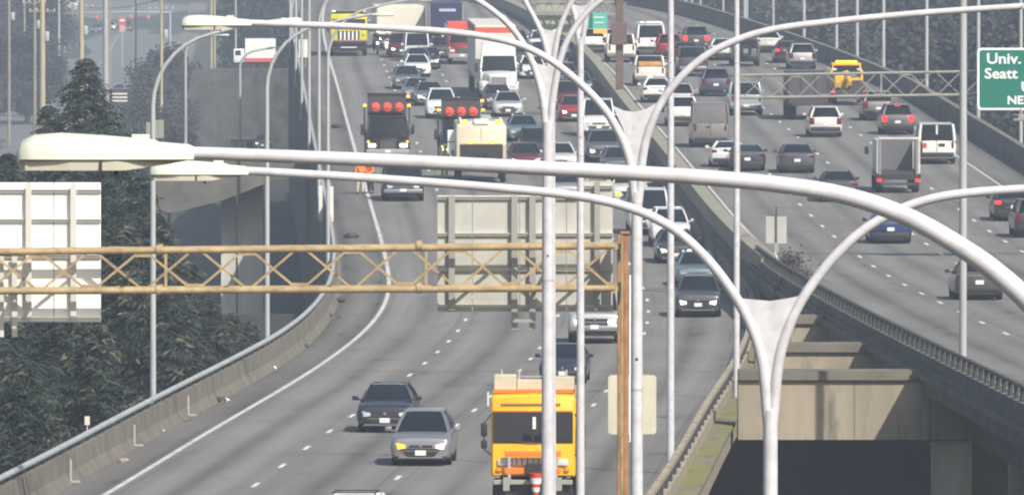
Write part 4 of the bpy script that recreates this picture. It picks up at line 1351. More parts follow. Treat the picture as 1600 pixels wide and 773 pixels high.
# ---- right carriageway, departing
car('sedan', 'car', 'R', 1531, 469, 'sedan', (.085, .083, .08), 'dark olive grey sedan at the right near the slim lamp post')
car('coupe', 'car', 'R', 1392, 381, 'coupe', BLUE, 'bright blue coupe under the crossing lamp arms')
car('sedan', 'car', 'R', 1585, 346, 'sedan', (.05, .045, .05), 'dark sedan with a red lamp at the right picture edge', tail='lit')
car('sport_utility_vehicle', 'car', 'R', 1618, 372, 'suv', DGREY, 'dark crossover cut off by the right picture edge')
car('cargo_van', 'van', 'R', 1464, 257, 'lowvan', (.70, .70, .66), 'white passenger van with split rear windows beside the flatbed', extra='doors')
car('sport_utility_vehicle', 'car', 'R', 1403, 211, 'suv', (.13, .125, .125), 'grey crossover with red brake lights lit', tail='lit', extra='brake')
car('sport_utility_vehicle', 'car', 'R', 1373, 189, 'suv', (.22, .20, .18), 'tan grey crossover ahead of the braking one')
car('sport_utility_vehicle', 'car', 'R', 1290, 215, 'suv', (.60, .58, .58), 'silver white crossover in the middle lane of the right side', extra='rack')
car('sedan', 'car', 'R', 1246, 271, 'sedan', (.085, .085, .10), 'dark grey sedan alone in the second lane of the right side')
car('sedan', 'car', 'R', 1311, 316, 'sedan', (.06, .055, .055), 'dark brown sedan just above the big lamp arm')
car('coupe', 'car', 'R', 1168, 268, 'coupe', (.05, .052, .055), 'low dark coupe beside the white coupe')
car('coupe', 'car', 'R', 1139, 262, 'coupe', (.70, .70, .71), 'white coupe beside the grey cargo van')
car('cargo_van', 'van', 'R', 1110, 231, 'van', (.20, .19, .19), 'tall grey cargo van with blank rear doors', scale=(1, 1, .97))
car('sport_utility_vehicle', 'car', 'R', 1067, 198, 'suv', (.70, .70, .70), 'white crossover left of the grey cargo van')
car('sport_utility_vehicle', 'car', 'R', 1062, 176, 'suv', SILVER, 'silver crossover right ahead of the white crossover')
car('sport_utility_vehicle', 'car', 'R', 1119, 151, 'suv', (.085, .085, .14), 'indigo crossover ahead of the grey cargo van')
car('sedan', 'car', 'R', 1027, 161, 'sedan', WHITE, 'white sedan beside the median, behind the loaded pickup')
car('pickup_truck', 'pickup truck', 'R', 1016, 135, 'pickup', (.62, .58, .55), 'white pickup carrying an orange brown load', extra='load')
car('pickup_truck', 'pickup truck', 'R', 1166, 181, 'pickup', (.36, .42, .45), 'pale blue pickup under the grey truss end')
car('offroad_vehicle', 'car', 'R', 1165, 104, 'offroad', (.11, .11, .115), 'dark grey off-roader with a spare wheel on its back')
car('sedan', 'car', 'R', 1202, 83, 'sedan', (.60, .58, .56), 'white sedan ahead of the off-roader')
car('sedan', 'car', 'R', 1232, 99, 'sedan', MAROON, 'dark sedan with a lit red brake light beside the silver crossover', tail='lit')
car('sport_utility_vehicle', 'car', 'R', 1254, 109, 'suv', (.45, .44, .46), 'silver crossover in front of the dark box truck')
car('sport_utility_vehicle', 'car', 'R', 1088, 80, 'suv', DGREY, 'dark crossover in the far middle of the right queue', tail='lit')
car('sport_utility_vehicle', 'car', 'R', 1046, 93, 'suv', RED, 'red crossover right of the white ladder van')
car('sedan', 'car', 'R', 1072, 100, 'sedan', MAROON, 'maroon sedan beside the red crossover')
car('cargo_van', 'van', 'R', 1017, 87, 'lowvan', WHITE, 'white work van with a ladder rack at the far queue', extra='ladder')
car('pickup_truck', 'pickup truck', 'R', 971, 98, 'pickup', (.70, .67, .60), 'white pickup behind the brown gantry post')
car('sport_utility_vehicle', 'car', 'R', 927, 83, 'suv', WHITE, 'white crossover under the faded green sign')
car('sedan', 'car', 'R', 948, 79, 'sedan', (.66, .66, .64), 'far white sedan left of the brown gantry post')
car('pickup_truck', 'pickup truck', 'R', 1083, 120, 'pickup', (.06, .065, .07), 'dark pickup behind the curved lamp arm')
car('sedan', 'car', 'R', 1130, 95, 'sedan', (.62, .62, .64), 'white sedan left of the off-roader')
# ------------------------------------------------------------------ trucks
def wheels(root, w, ys_, r=.50, wid=.28, dual=False):
    t, k = wheel_meshes(r, wid)
    for y in ys_:
        for s_ in (-1, 1):
            wh = link('wheel', t, root)
            wh.location = (s_ * (w - wid * .6), y, r)
            link('rim', k, wh)


def flat_truck(name, cat, u, v, Wd, L, label, paint_c, z_floor, z_roof, ws, boxh=None, boxc=None, road='L', bumper=None, group=None):
    """forward-control truck: flat front with a broad windshield. ws = (z0, z1, half-width)"""
    root = place(name, road, u, v, 'F', L)
    w = Wd / 2
    pm_ = paint(paint_c, 0.0, .4)
    rings = []
    for y, k, zt, zbm in ((0, .94, z_roof - .10, z_floor + .03), (.05, .985, z_roof - .04, z_floor), (.16, 1, z_roof, z_floor), (L * .5, 1, z_roof + .02, z_floor), (L - .06, 1, z_roof, z_floor), (L, .97, z_roof - .05, z_floor)):
        half = [(0, zbm), (w * k * .97, zbm), (w * k, zbm + .06), (w * k, zt - .14), (w * k * .97, zt - .04), (w * k * .90, zt), (0, zt + .03)]
        rings.append([(x, y, z) for x, z in half] + [(-x, y, z) for x, z in reversed(half[1:-1])])
    MB().loft(rings).build('body', pm_, root, True, 35)
    z0, z1, hw = ws
    for s_ in (-1, 1):
        MB().panel((s_ * .03, -.035, z0), (s_ * hw, .01, z0), (s_ * hw, .035, z1), (s_ * .03, -.01, z1), 4, 3, (0, -.02, 0)).build('windshield', M_GLASS_B, root, True)
        MB().tube([(s_ * .02, -.05, z0 - .02), (s_ * hw * .9, -.03, z0 + .05)], .014, 5).build('wiper', M_BLACK, root)
        MB().box((s_ * (w + .16), -.05, (z0 + z1) / 2 - .05), (.16, .10, .34), bev=.04).build('mirror', M_BLACK, root, True, 50)
        MB().box((s_ * (w + .16), -.05, (z0 + z1) / 2 - .42), (.16, .10, .22), bev=.04).build('mirror', M_BLACK, root, True, 50)
        MB().tube([(s_ * w * .97, .05, z1), (s_ * (w + .16), -.03, (z0 + z1) / 2 + .12), (s_ * (w + .16), -.03, z0 - .2), (s_ * w * .97, .05, z0 - .35)], .018, 6).build('mirror_bracket', M_BLACK, root)
    MB().box((0, -.01, (z0 + z1) / 2), (hw * 2.06, .04, z1 - z0 + .07), bev=.015).build('windshield_frame', M_BLACK, root)
    wheels(root, w, (1.0, L - 1.4), .46, .28)
    if bumper:
        MB().box((0, -.10, z_floor - .10), (Wd * .96, .22, .22), bev=.04).build('bumper', bumper, root)
    MB().box((0, L / 2, z_floor - .1), (Wd * .6, L * .9, .3)).build('chassis', M_BLACK, root)
    tag(root, label, cat, group or 'trucks on the left carriageway')
    return root


YEL = (.82, .47, .012)
yt = flat_truck('utility_truck', 'truck', 833, 806, 2.16, 6.5, 'bright yellow utility truck with roof boxes and an orange front rack', YEL, 1.00, 3.08, (1.88, 2.58, .98))
OR = mat('orange_steel', (.72, .20, .02), .5, var=.1, scale=3)
for x in (-.72, .72):
    MB().box((x, -.04, 1.36), (.34, .08, .17), bev=.04).build('headlight', M_HEAD, yt, True, 50)
    MB().box((x * 1.2, -.04, 1.18), (.12, .06, .08)).build('turn_signal', mat('orange_lens', (.8, .3, .02), .3), yt)
    MB().box((x * .92, -.30, .82), (.16, .10, .34)).build('bumper_guard', M_SIGNPOST, yt)
    MB().box((x * .82, -.22, 1.22), (.07, .07, .62)).build('rack_upright', M_GALV, yt)
MB().box((0, -.03, 1.38), (1.05, .06, .20), bev=.02).build('grille', M_SIGNBACK, yt)
for k in range(7):
    MB().box((-.42 + .14 * k, -.065, 1.38), (.02, .02, .17)).build('grille_slat', M_BLACK, yt)
MB().box((0, -.20, 1.58), (1.42, .12, .14), bev=.02).build('rack_bar', OR, yt)
MB().box((0, -.20, 1.15), (1.42, .12, .16), bev=.02).build('rack_bar', OR, yt)
MB().box((.05, -.26, 1.20), (.46, .16, .30), bev=.03).build('winch', M_BLACK, yt)
MB().box((0, -.14, .86), (2.0, .2, .12), bev=.02).build('bumper', M_SIGNPOST, yt)
MB().box((0, -.02, .62), (1.9, .1, .42)).build('skid_plate', M_BLACK, yt)
MB().box((-.05, -.025, 2.83), (1.5, .03, .05), bev=.01).build('roof_vent', mat('dull_orange', (.45, .22, .03), .5), yt)
MB().box((0, -.02, 2.65), (2.0, .05, .03)).build('visor', OR, yt)
MB().box((0, .8, 3.14), (2.02, 1.4, .09)).build('roof_deck', OR, yt)
CREAMB = mat('cream_box', (.55, .51, .38), .6, var=.12, scale=2)
MB().box((-.72, .62, 3.36), (.56, .8, .40), bev=.03).build('roof_box', CREAMB, yt)
MB().box((.10, .75, 3.30), (1.05, .6, .26), bev=.02).build('roof_tray', CREAMB, yt)
MB().box((.78, .62, 3.34), (.50, .7, .34), bev=.03).build('roof_box', CREAMB, yt)
MB().box((-.2, 1.5, 3.47), (1.5, .04, .04)).build('ladder_rail', M_GALV, yt)
for x in (-.82, -.38, .45, .82):
    MB().tube([(x, .5, 3.2), (x, .5, 3.68)], .03, 6).build('rack_post', M_GALV, yt)
MB().tube([(1.12, .2, 2.9), (1.15, .18, 2.2), (1.12, .2, 1.0)], .05, 6).build('grab_rail', OR, yt)
MB().box((-1.14, .1, 2.95), (.05, .1, .36)).build('marker_lamp', M_HEAD, yt)
MB().box((.03, -.045, 2.35), (.08, .02, .3)).build('hanging_tag', M_WHITE, yt)
cn = empty('traffic_cone', yt.matrix_basis @ Vector((.09, -.46, .24)))
MB().lathe([(.17, 0.0), (.145, .1), (.11, .28), (.10, .33), (.08, .44), (.07, .5), (.03, .72), (.0, .73)], (0, 0, 0), n=14).build('cone_body', M_CONE, cn, True, 50)
for z0, z1, r0, r1 in ((.12, .27, .146, .119), (.36, .47, .102, .082)):
    MB().lathe([(r0 + .004, z0), (r1 + .004, z1)], (0, 0, 0), n=14).build('reflective_band', M_WHITE, cn, True)
MB().box((0, 0, .74), (.36, .3, .04)).build('cone_base', M_CONE, cn)
cn.rotation_euler = (math.pi, 0, 0)
cn.location.z += .86
tag(cn, 'red traffic cone with white bands stowed point down on the yellow truck', 'cone')

# cream rescue truck with lime bumper
CREAM = (.62, .57, .43)
ft = flat_truck('rescue_truck', 'truck', 752, 286, 2.62, 7.0, 'cream rescue truck with lime bumper and amber lights among the drum trucks', CREAM, .85, 3.05, (1.28, 1.95, 1.08), bumper=M_LIMEP)
for x in (-.85, .85):
    MB().box((x, -.05, .98), (.42, .1, .2), bev=.04).build('headlight', M_HEAD, ft, True, 50)
    MB().lathe([(.14, 0), (.14, .12), (.08, .2)], (x * 1.0, .35, 3.06), n=12).build('beacon', M_AMBER, ft, True)
MB().box((0, -.04, 1.0), (1.1, .06, .26)).build('grille', M_CHROME, ft)
MB().box((0, .1, 3.18), (.75, .3, .26), bev=.03).build('light_bar', M_WHITE, ft)
MB().box((0, -.055, 2.04), (2.2, .05, .05)).build('visor', M_YELLOWSHEET, ft)
MB().box((0, -.012, 2.5), (.02, .02, .7)).build('panel_joint', M_SIGNPOST, ft)
for z in (1.78, 2.42):
    MB().box((-1.52, .9, z), (.44, .5, .58), bev=.03).build('side_locker', M_WHITE, ft)

for s_ in (-1, 1):
    MB().box((s_ * 1.05, 2.2, 3.16), (.14, 3.6, .22), bev=.03).build('roof_locker', M_SIGNBACK, ft)
    MB().box((s_ * 1.20, -.03, 1.62), (.16, .05, .72)).build('corner_post', mat('cream_trim', (.5, .46, .36), .5), ft)
    MB().box((s_ * .55, -.06, 2.10), (.22, .06, .10)).build('marker_lamp', M_AMBER, ft)
    MB().box((s_ * .5, .3, 3.12), (.3, .2, .14), bev=.03).build('flood_lamp', M_HEAD, ft)
MB().box((0, -.05, .78), (2.3, .04, .08)).build('reflective_band', M_WHITE, ft)
MB().box((.3, 3.0, 3.34), (.5, 3.4, .08)).build('ladder', M_GALV, ft)
MB().box((-.35, -.045, 1.62), (.03, .02, .6)).build('wiper_blade', M_BLACK, ft)

# far lime fire engine
le = flat_truck('fire_engine', 'truck', 545, 88, 2.6, 8.0, 'lime yellow fire engine parked at the far left lane', (.60, .55, .02), 1.05, 2.95, (1.95, 2.55, 1.12), bumper=M_BLACK)
for k in range(5):
    MB().box((-.56 + .28 * k, -.06, 1.42), (.12, .05, .62)).build('grille_slat', M_WHITE, le)
MB().box((0, -.04, 1.42), (1.5, .04, .68)).build('grille', M_BLACK, le)
MB().box((0, -.05, 1.0), (2.5, .08, .30)).build('lower_panel', mat('salmon_panel', (.42, .18, .15), .5), le)
MB().box((0, -.03, .60), (2.4, .1, .5)).build('front_skirt', M_BLACK, le)
MB().box((0, -.24, .62), (1.1, .03, .07)).build('number_plate', M_PLATE, le)
for x in (-1.05, 1.05):
    MB().lathe([(.1, 0), (.1, -.06)], (x, -.02, 1.55), 'y', 10).build('headlight', M_LIMEP, le)
    MB().lathe([(.12, 0), (.12, .14), (.05, .2)], (x, .3, 2.98), n=10).build('beacon', M_HEADLIT, le)
MB().box((0, 1.2, 3.02), (2.4, 2.2, .14)).build('roof_pack', M_BLACK, le)


# trucks with a bonnet
def bonnet_truck(name, u, v, color, label, hoodL=1.5, hoodH=1.35, cabH=2.45, Wd=2.45, L=8.0, fairing=0.0, front=M_BLACK, lit=True, group='trucks on the left carriageway'):
    root = place(name, 'L', u, v, 'F', L)
    w = Wd / 2
    pm_ = paint(color, .1, .35)
    rings = []
    for y, k, zt in ((-.02, .40, hoodH - .25), (.04, .46, hoodH - .10), (.2, .50, hoodH - .03), (hoodL * .6, .62, hoodH + .06), (hoodL, .74, hoodH + .14)):
        half = [(0, .55), (w * k, .55), (w * k * 1.03, .9), (w * k, zt - .08), (w * k * .8, zt), (0, zt + .04)]
        rings.append([(x, y, z) for x, z in half] + [(-x, y, z) for x, z in reversed(half[1:-1])])
    MB().loft(rings).build('hood', pm_, root, True, 40)
    for s_ in (-1, 1):
        rings = []
        for y, zt, k in ((0.02, .92, .80), (.10, 1.08, .93), (.45, 1.20, 1.0), (.95, 1.22, 1.0), (1.35, 1.10, 1.0), (1.5, .75, .98)):
            rings.append([(s_ * w * .42, y, .62), (s_ * w * .42, y, zt + .03), (s_ * w * k * .86, y, zt), (s_ * w * k, y, zt - .12), (s_ * w * k, y, .62)])
        MB().loft(rings).build('fender', pm_, root, True, 40)
        MB().box((s_ * w * .70, .02, .92), (w * .34, .10, .20), bev=.05).build('headlight', M_HEADLIT if lit else M_HEAD, root, True, 50)
        MB().box((s_ * w * .86, .05, 1.12), (.12, .10, .12), bev=.03).build('turn_signal', M_AMBER if lit else M_HEAD, root)
        MB().box((s_ * (w + .14), hoodL - .1, hoodH + .38), (.20, .14, .58), bev=.05).build('mirror', M_BLACK, root, True, 50)
        MB().box((s_ * (w - .02), hoodL, hoodH + .30), (.3, .05, .05)).build('mirror_arm', M_BLACK, root)
    MB().box((0, -.06, (hoodH + .55) / 2 - .02), (w * .74, .06, hoodH - .78), bev=.03).build('grille', front, root)
    for k in range(5):
        MB().box((0, -.095, .72 + (hoodH - .9) * k / 5 + .04), (w * .66, .02, .035)).build('grille_slat', M_BLACK if front is M_CHROME else M_CHROME, root)
    MB().box((0, -.16, .58), (Wd * .96, .26, .30), bev=.06).build('bumper', front if front is M_CHROME else M_SIGNPOST, root, True, 50)
    MB().box((0, -.30, .62), (.31, .02, .16)).build('number_plate', M_PLATE, root)
    cy = hoodL
    zc = hoodH + .12
    cb, ct = w * .90, w * .82
    MB().box((0, cy + .95, (zc + .6) / 2), (cb * 2.02, 1.9, zc - .6), bev=.06).build('cab', pm_, root, True, 50)
    zt = cabH
    MB().panel((-cb, cy + .02, zc), (cb, cy + .02, zc), (ct, cy + .42, zt - .1), (-ct, cy + .42, zt - .1), 6, 4, (0, -.08, 0)).build('windshield', M_GLASS_B, root, True)
    for s_ in (-1, 1):
        MB().panel((s_ * cb, cy + .02, zc), (s_ * cb, cy + 1.3, zc), (s_ * ct, cy + 1.2, zt - .1), (s_ * ct, cy + .42, zt - .1), 3, 3).build('side_window', M_GLASS, root)
        MB().tube([(s_ * cb, cy, zc - .02), (s_ * ct, cy + .40, zt - .08)], .06, 6).build('pillar', pm_, root)
        MB().panel((s_ * cb, cy + 1.3, zc), (s_ * cb, cy + 1.9, zc), (s_ * ct, cy + 1.9, zt - .1), (s_ * ct, cy + 1.2, zt - .1), 2, 2).build('cab_side', pm_, root)
    MB().box((0, cy + 1.15, zt - .03), (ct * 2.06, 1.55, .14), bev=.05).build('cab_roof', pm_, root, True, 50)
    MB().box((0, cy + 1.88, (zc + zt) / 2), (cb * 1.9, .08, zt - zc)).build('cab_back', pm_, root)
    if fairing:
        rings = []
        for y, z in ((cy + .35, zt + .02), (cy + .75, zt + fairing * .55), (cy + 1.3, zt + fairing * .92), (cy + 2.3, zt + fairing)):
            rings.append([(-ct * 1.02, y, zt - .05), (-ct * 1.0, y, z - .12), (-ct * .85, y, z), (ct * .85, y, z), (ct * 1.0, y, z - .12), (ct * 1.02, y, zt - .05)])
        MB().loft(rings).build('roof_fairing', pm_, root, True, 40)
        for k in range(5):
            MB().box((-.8 + .4 * k, cy + .36, zt + .08), (.10, .06, .05)).build('marker_lamp', M_AMBER, root)
    MB().box((0, L / 2 + .5, .75), (.9, L - 1.0, .3)).build('chassis', M_BLACK, root)
    wheels(root, w, (.75, L - 1.6), .50, .30)
    tag(root, label, 'truck', group)
    return root


def drum(loc, rot, label):
    o = empty('traffic_drum', loc)
    o.rotation_euler = rot
    MB().lathe([(.24, 0), (.27, .03), (.275, .28), (.26, .30), (.265, .55), (.25, .57), (.245, .82), (.20, .90), (.08, .92)], (0, 0, 0), n=18).build('drum_body', M_RED, o, True, 45)
    MB().box((0, 0, .95), (.20, .05, .06), bev=.02).build('drum_handle', M_RED, o)
    tag(o, label, 'traffic drum', 'red drums on the black trucks')


for u, v, names, lab in ((606, 254, ('left', 'middle', 'right'), 'first'), (722, 262, ('left', 'middle', 'right'), 'second')):
    t = bonnet_truck('attenuator_truck', u, v, BLACK, 'black drum truck with amber lamps in the left lane' if lab == 'first' else 'black drum truck hidden behind the cream rescue truck', lit=True, cabH=2.42)
    MB().box((0, 3.75, 2.45), (2.1, .10, 2.3)).build('headboard', mat('headboard_dark', (.05, .05, .055), .6), t)
    MB().box((0, 3.72, 3.58), (2.16, .16, .10)).build('headboard_rim', M_BLACK, t)
    MB().box((0, 5.6, 1.25), (2.4, 4.2, .5)).build('truck_bed', M_DARK, t)
    MB().box((0, 3.45, 2.56), (1.95, .5, .06)).build('drum_shelf', M_DARK, t)
    for s_ in (-1, 1):
        MB().box((s_ * 1.2, 3.7, 2.95), (.18, .12, .14), bev=.03).build('amber_lamp', M_AMBER, t)
        MB().tube([(s_ * 1.22, 3.75, 1.3), (s_ * 1.22, 3.75, 2.9)], .04, 6).build('lamp_post', M_DARK, t)
    MB().box((1.16, 3.7, 3.45), (.18, .12, .14), bev=.03).build('amber_lamp', M_AMBER, t)
    MB().panel((-.78, 1.9, 2.43), (.78, 1.9, 2.43), (.6, 2.2, 2.46), (-.6, 2.2, 2.46)).build('roof_hatch', M_DARK, t)
    mw_ = t.matrix_basis
    for k, nm in enumerate(names):
        p = Matrix.LocRotScale(t.location, t.rotation_euler, None) @ Vector((-.64 + .64 * k, 3.30, 2.87))
        drum(p, (math.radians(90) + t.rotation_euler.x, 0, t.rotation_euler.z), '%s red drum stacked above the cab of the %s' % (nm, 'black truck in the left lane' if lab == 'first' else 'black truck behind the rescue truck'))

st = bonnet_truck('semi_tractor', 780, 157, (.76, .77, .78), 'white semi tractor with a tall roof fairing in the queue', hoodL=1.7, hoodH=1.62, cabH=2.75, Wd=2.5, L=7.5, fairing=.85, front=mat('silver_grille', (.35, .35, .36), .4, metal=.4), lit=False)
tr = empty('semi_trailer', st.location + Matrix.Rotation(st.rotation_euler.z, 3, 'Z') @ Vector((-.12, 5.0, .10)))
tr.rotation_euler = st.rotation_euler
tr.rotation_euler.z += .012
MB().box((0, 7.6, 2.85), (2.55, 15.2, 3.4), bev=.04).build('cargo_box', mat('trailer_white', (.62, .60, .56), .5, var=.06, scale=.5), tr)
MB().box((0, 7.6, 4.25), (2.57, 15.22, .34)).build('red_stripe', mat('trailer_red', (.60, .09, .05), .5), tr)
MB().box((0, 7.6, 1.25), (2.57, 14.9, .20)).build('lower_rail', mat('trailer_red', (.60, .09, .05), .5), tr)
wheels(tr, 1.25, (12.2, 13.5), .5, .3)
tag(tr, 'long white trailer with a red band along its top, behind the semi tractor', 'trailer')
rt_ = bonnet_truck('box_truck', 722, 101, (.30, .02, .025), 'red truck squeezed left of the long white trailer', hoodL=.9, hoodH=1.3, cabH=2.3, Wd=1.95, L=6.5, lit=False)
MB().box((0, 4.3, 1.9), (1.9, 3.6, 1.8), bev=.03).build('cargo_box', mat('trailer_red', (.60, .09, .05), .5), rt_)


def box_trailer(name, u, v, Wd, L, H, m, label, rz=0.0, stripe=None):
    root = place(name, 'L', u, v, 'F', L)
    root.rotation_euler.z += rz
    MB().box((0, L / 2, (H + 1.0) / 2), (Wd, L, H - 1.0), bev=.03).build('cargo_box', m, root)
    MB().box((0, L / 2, .85), (Wd * .8, L, .25)).build('chassis', M_BLACK, root)
    for x in (-Wd / 2, Wd / 2):
        MB().box((x, .0, (H + 1) / 2), (.08, .08, H - 1.05)).build('corner_post', M_SIGNPOST, root)
    if stripe:
        MB().box((.1, -.02, H - .5), (Wd * .5, .02, .20)).build('printed_band', stripe, root)
    wheels(root, Wd / 2, (.8, L - 1.2), .45, .28)
    tag(root, label, 'truck', 'trucks on the left carriageway')
    return root


box_trailer('box_truck', 626, 76, 3.4, 6.0, 3.0, mat('trailer_cream', (.70, .68, .56), .5, var=.05, scale=.6), 'cream white cargo box above the far queue, left of the blue truck', rz=.05)
box_trailer('box_truck', 697, 79, 2.35, 6.0, 3.35, mat('box_navy', (.022, .03, .085), .45), 'dark blue box truck with a pale printed band at the far queue', stripe=mat('pale_blue_print', (.45, .5, .68), .5))
car('cargo_van', 'van', 'L', 712, 86, 'lowvan', (.62, .72, .62), 'pale green white van in front of the dark blue box truck', scale=(.8, 1, 1.0))

# ---- trucks on the right carriageway
def rear_truck(name, u, v, L, label):
    r = place(name, 'R', u, v, 'R', L)
    tag(r, label, 'truck', 'trucks on the right carriageway')
    return r


fb = rear_truck('stake_truck', 1404, 302, 6.0, 'open bodied grey work truck with a white frame, in front of the white van')
Lr = 6.0
MB().box((0, Lr / 2 + .6, .95), (2.1, Lr - 1.4, .18)).build('truck_bed', M_DARK, fb)
MB().box((0, Lr - 3.3, 1.75), (1.7, .08, 1.55)).build('bulkhead', mat('bulkhead_grey', (.11, .115, .125), .6), fb)
for s_ in (-1, 1):
    MB().box((s_ * .98, Lr - 1.7, 1.75), (.14, 3.3, 1.6)).build('side_rack', mat('rack_white', (.55, .54, .52), .6, var=.2, scale=2), fb)
    MB().box((s_ * .90, Lr - .05, 1.75), (.12, .12, 1.8)).build('rear_post', mat('rack_grey', (.22, .22, .23), .6), fb)
    MB().box((s_ * .92, Lr + .02, .62), (.22, .06, .14), bev=.02).build('taillight', M_TAILLIT, fb)
    MB().box((s_ * 1.32, 1.2, 1.9), (.2, .12, .38), bev=.04).build('mirror', M_BLACK, fb)
MB().box((0, Lr - .05, 2.66), (1.96, .14, .10)).build('header_rail', mat('rack_white', (.55, .54, .52), .6), fb)
MB().box((0, Lr - .03, .78), (2.15, .1, .26)).build('tailgate', M_BLACK, fb)
MB().box((0, 1.0, 1.5), (2.0, 2.0, 1.7), bev=.1).build('cab', paint((.5, .5, .5)), fb, True, 50)
MB().box((0, Lr + .06, .45), (1.8, .12, .12)).build('rear_bumper', M_DARK, fb)
wheels(fb, 1.08, (1.0, Lr - 1.3), .42, .34)

db = rear_truck('dump_truck', 1263, 188, 7.0, 'dark grey dump truck under the grey truss')
MB().box((0, 4.6, 1.95), (2.5, 4.8, 1.3), bev=.05).build('dump_body', paint((.045, .045, .05), 0, .6), db)
MB().box((0, 7.03, 1.95), (2.3, .08, 1.15), bev=.03).build('tailgate', paint((.065, .065, .07), 0, .6), db)
for x in (-1.15, -.4, .4, 1.15):
    MB().box((x, 7.08, 1.95), (.10, .08, 1.2)).build('tailgate_rib', paint((.045, .045, .05), 0, .6), db)
MB().box((0, 6.95, 1.05), (2.3, .16, .45)).build('rear_sill', M_DARK, db)
MB().box((0, 1.0, 1.7), (2.2, 2.0, 2.0), bev=.12).build('cab', paint(DGREY), db, True, 50)
MB().box((0, 2.1, 2.66), (2.4, .5, .1)).build('cab_guard', paint((.045, .045, .05), 0, .6), db)
for s_ in (-1, 1):
    MB().box((s_ * 1.0, 7.06, .95), (.22, .05, .13)).build('taillight', M_TAIL, db)
    MB().box((s_ * .9, 6.2, .55), (.5, .04, .8)).build('mud_flap', M_BLACK, db)
wheels(db, 1.22, (1.0, 4.9, 6.0), .5, .45)

tw = rear_truck('tow_truck', 1327, 165, 6.2, 'yellow tow truck with boom ahead of the tan grey crossover')
YP = paint((.80, .44, .01), 0, .4)
MB().box((0, 1.3, 1.35), (2.0, 2.4, 1.3), bev=.12).build('cab', YP, tw, True, 50)
MB().panel((.85, 2.55, 1.6), (-.85, 2.55, 1.6), (-.75, 2.45, 2.25), (.75, 2.45, 2.25)).build('rear_window', M_GLASS, tw)
MB().box((0, 1.6, 2.33), (1.75, 1.7, .14), bev=.05).build('cab_roof', YP, tw, True, 50)
for s_ in (-1, 1):
    MB().tube([(s_ * .88, 2.5, 1.6), (s_ * .80, 2.4, 2.3)], .06, 6).build('pillar', YP, tw)
    MB().box((s_ * .75, 2.8, 2.05), (.28, .12, .12)).build('work_lamp', M_HEAD, tw)
    MB().box((s_ * .95, 6.22, .8), (.2, .05, .12)).build('taillight', M_TAILLIT, tw)
MB().box((0, 2.2, 2.48), (1.3, .3, .14), bev=.04).build('light_bar', M_AMBER, tw)
MB().box((.45, 4.0, 1.45), (.75, 2.8, .85), bev=.1).build('winch_body', YP, tw, True, 50)
MB().tube([(.2, 3.2, 1.8), (.1, 5.2, 1.9), (0, 6.3, 1.3)], .16, 8).build('boom', YP, tw, True)
MB().box((-.5, 4.5, 1.15), (.9, 3.2, .5)).build('deck_gear', M_DARK, tw)
MB().box((0, 4.5, .78), (2.1, 3.4, .24)).build('truck_bed', M_DARK, tw)
MB().tube([(-.75, 6.3, .5), (.75, 6.3, .5)], .07, 8).build('wheel_lift', M_DARK, tw)
wheels(tw, 1.05, (1.0, 4.9), .42, .34)


# ------------------------------------------------------------------ people and motorcycles
def skin_body(name, pts, edges, radii, material, parent=None, sub=1):
    me = bpy.data.meshes.new(name)
    me.from_pydata(pts, edges, [])
    me.materials.append(material)
    o = link(name, me, parent)
    s = o.modifiers.new('skin', 'SKIN')
    for i, r in enumerate(radii):
        me.skin_vertices[0].data[i].radius = (r[0], r[1]) if isinstance(r, tuple) else (r, r)
        me.skin_vertices[0].data[i].use_root = (i == 0)
    s.use_smooth_shade = True
    if sub:
        m = o.modifiers.new('sub', 'SUBSURF')
        m.levels = m.render_levels = sub
    return o


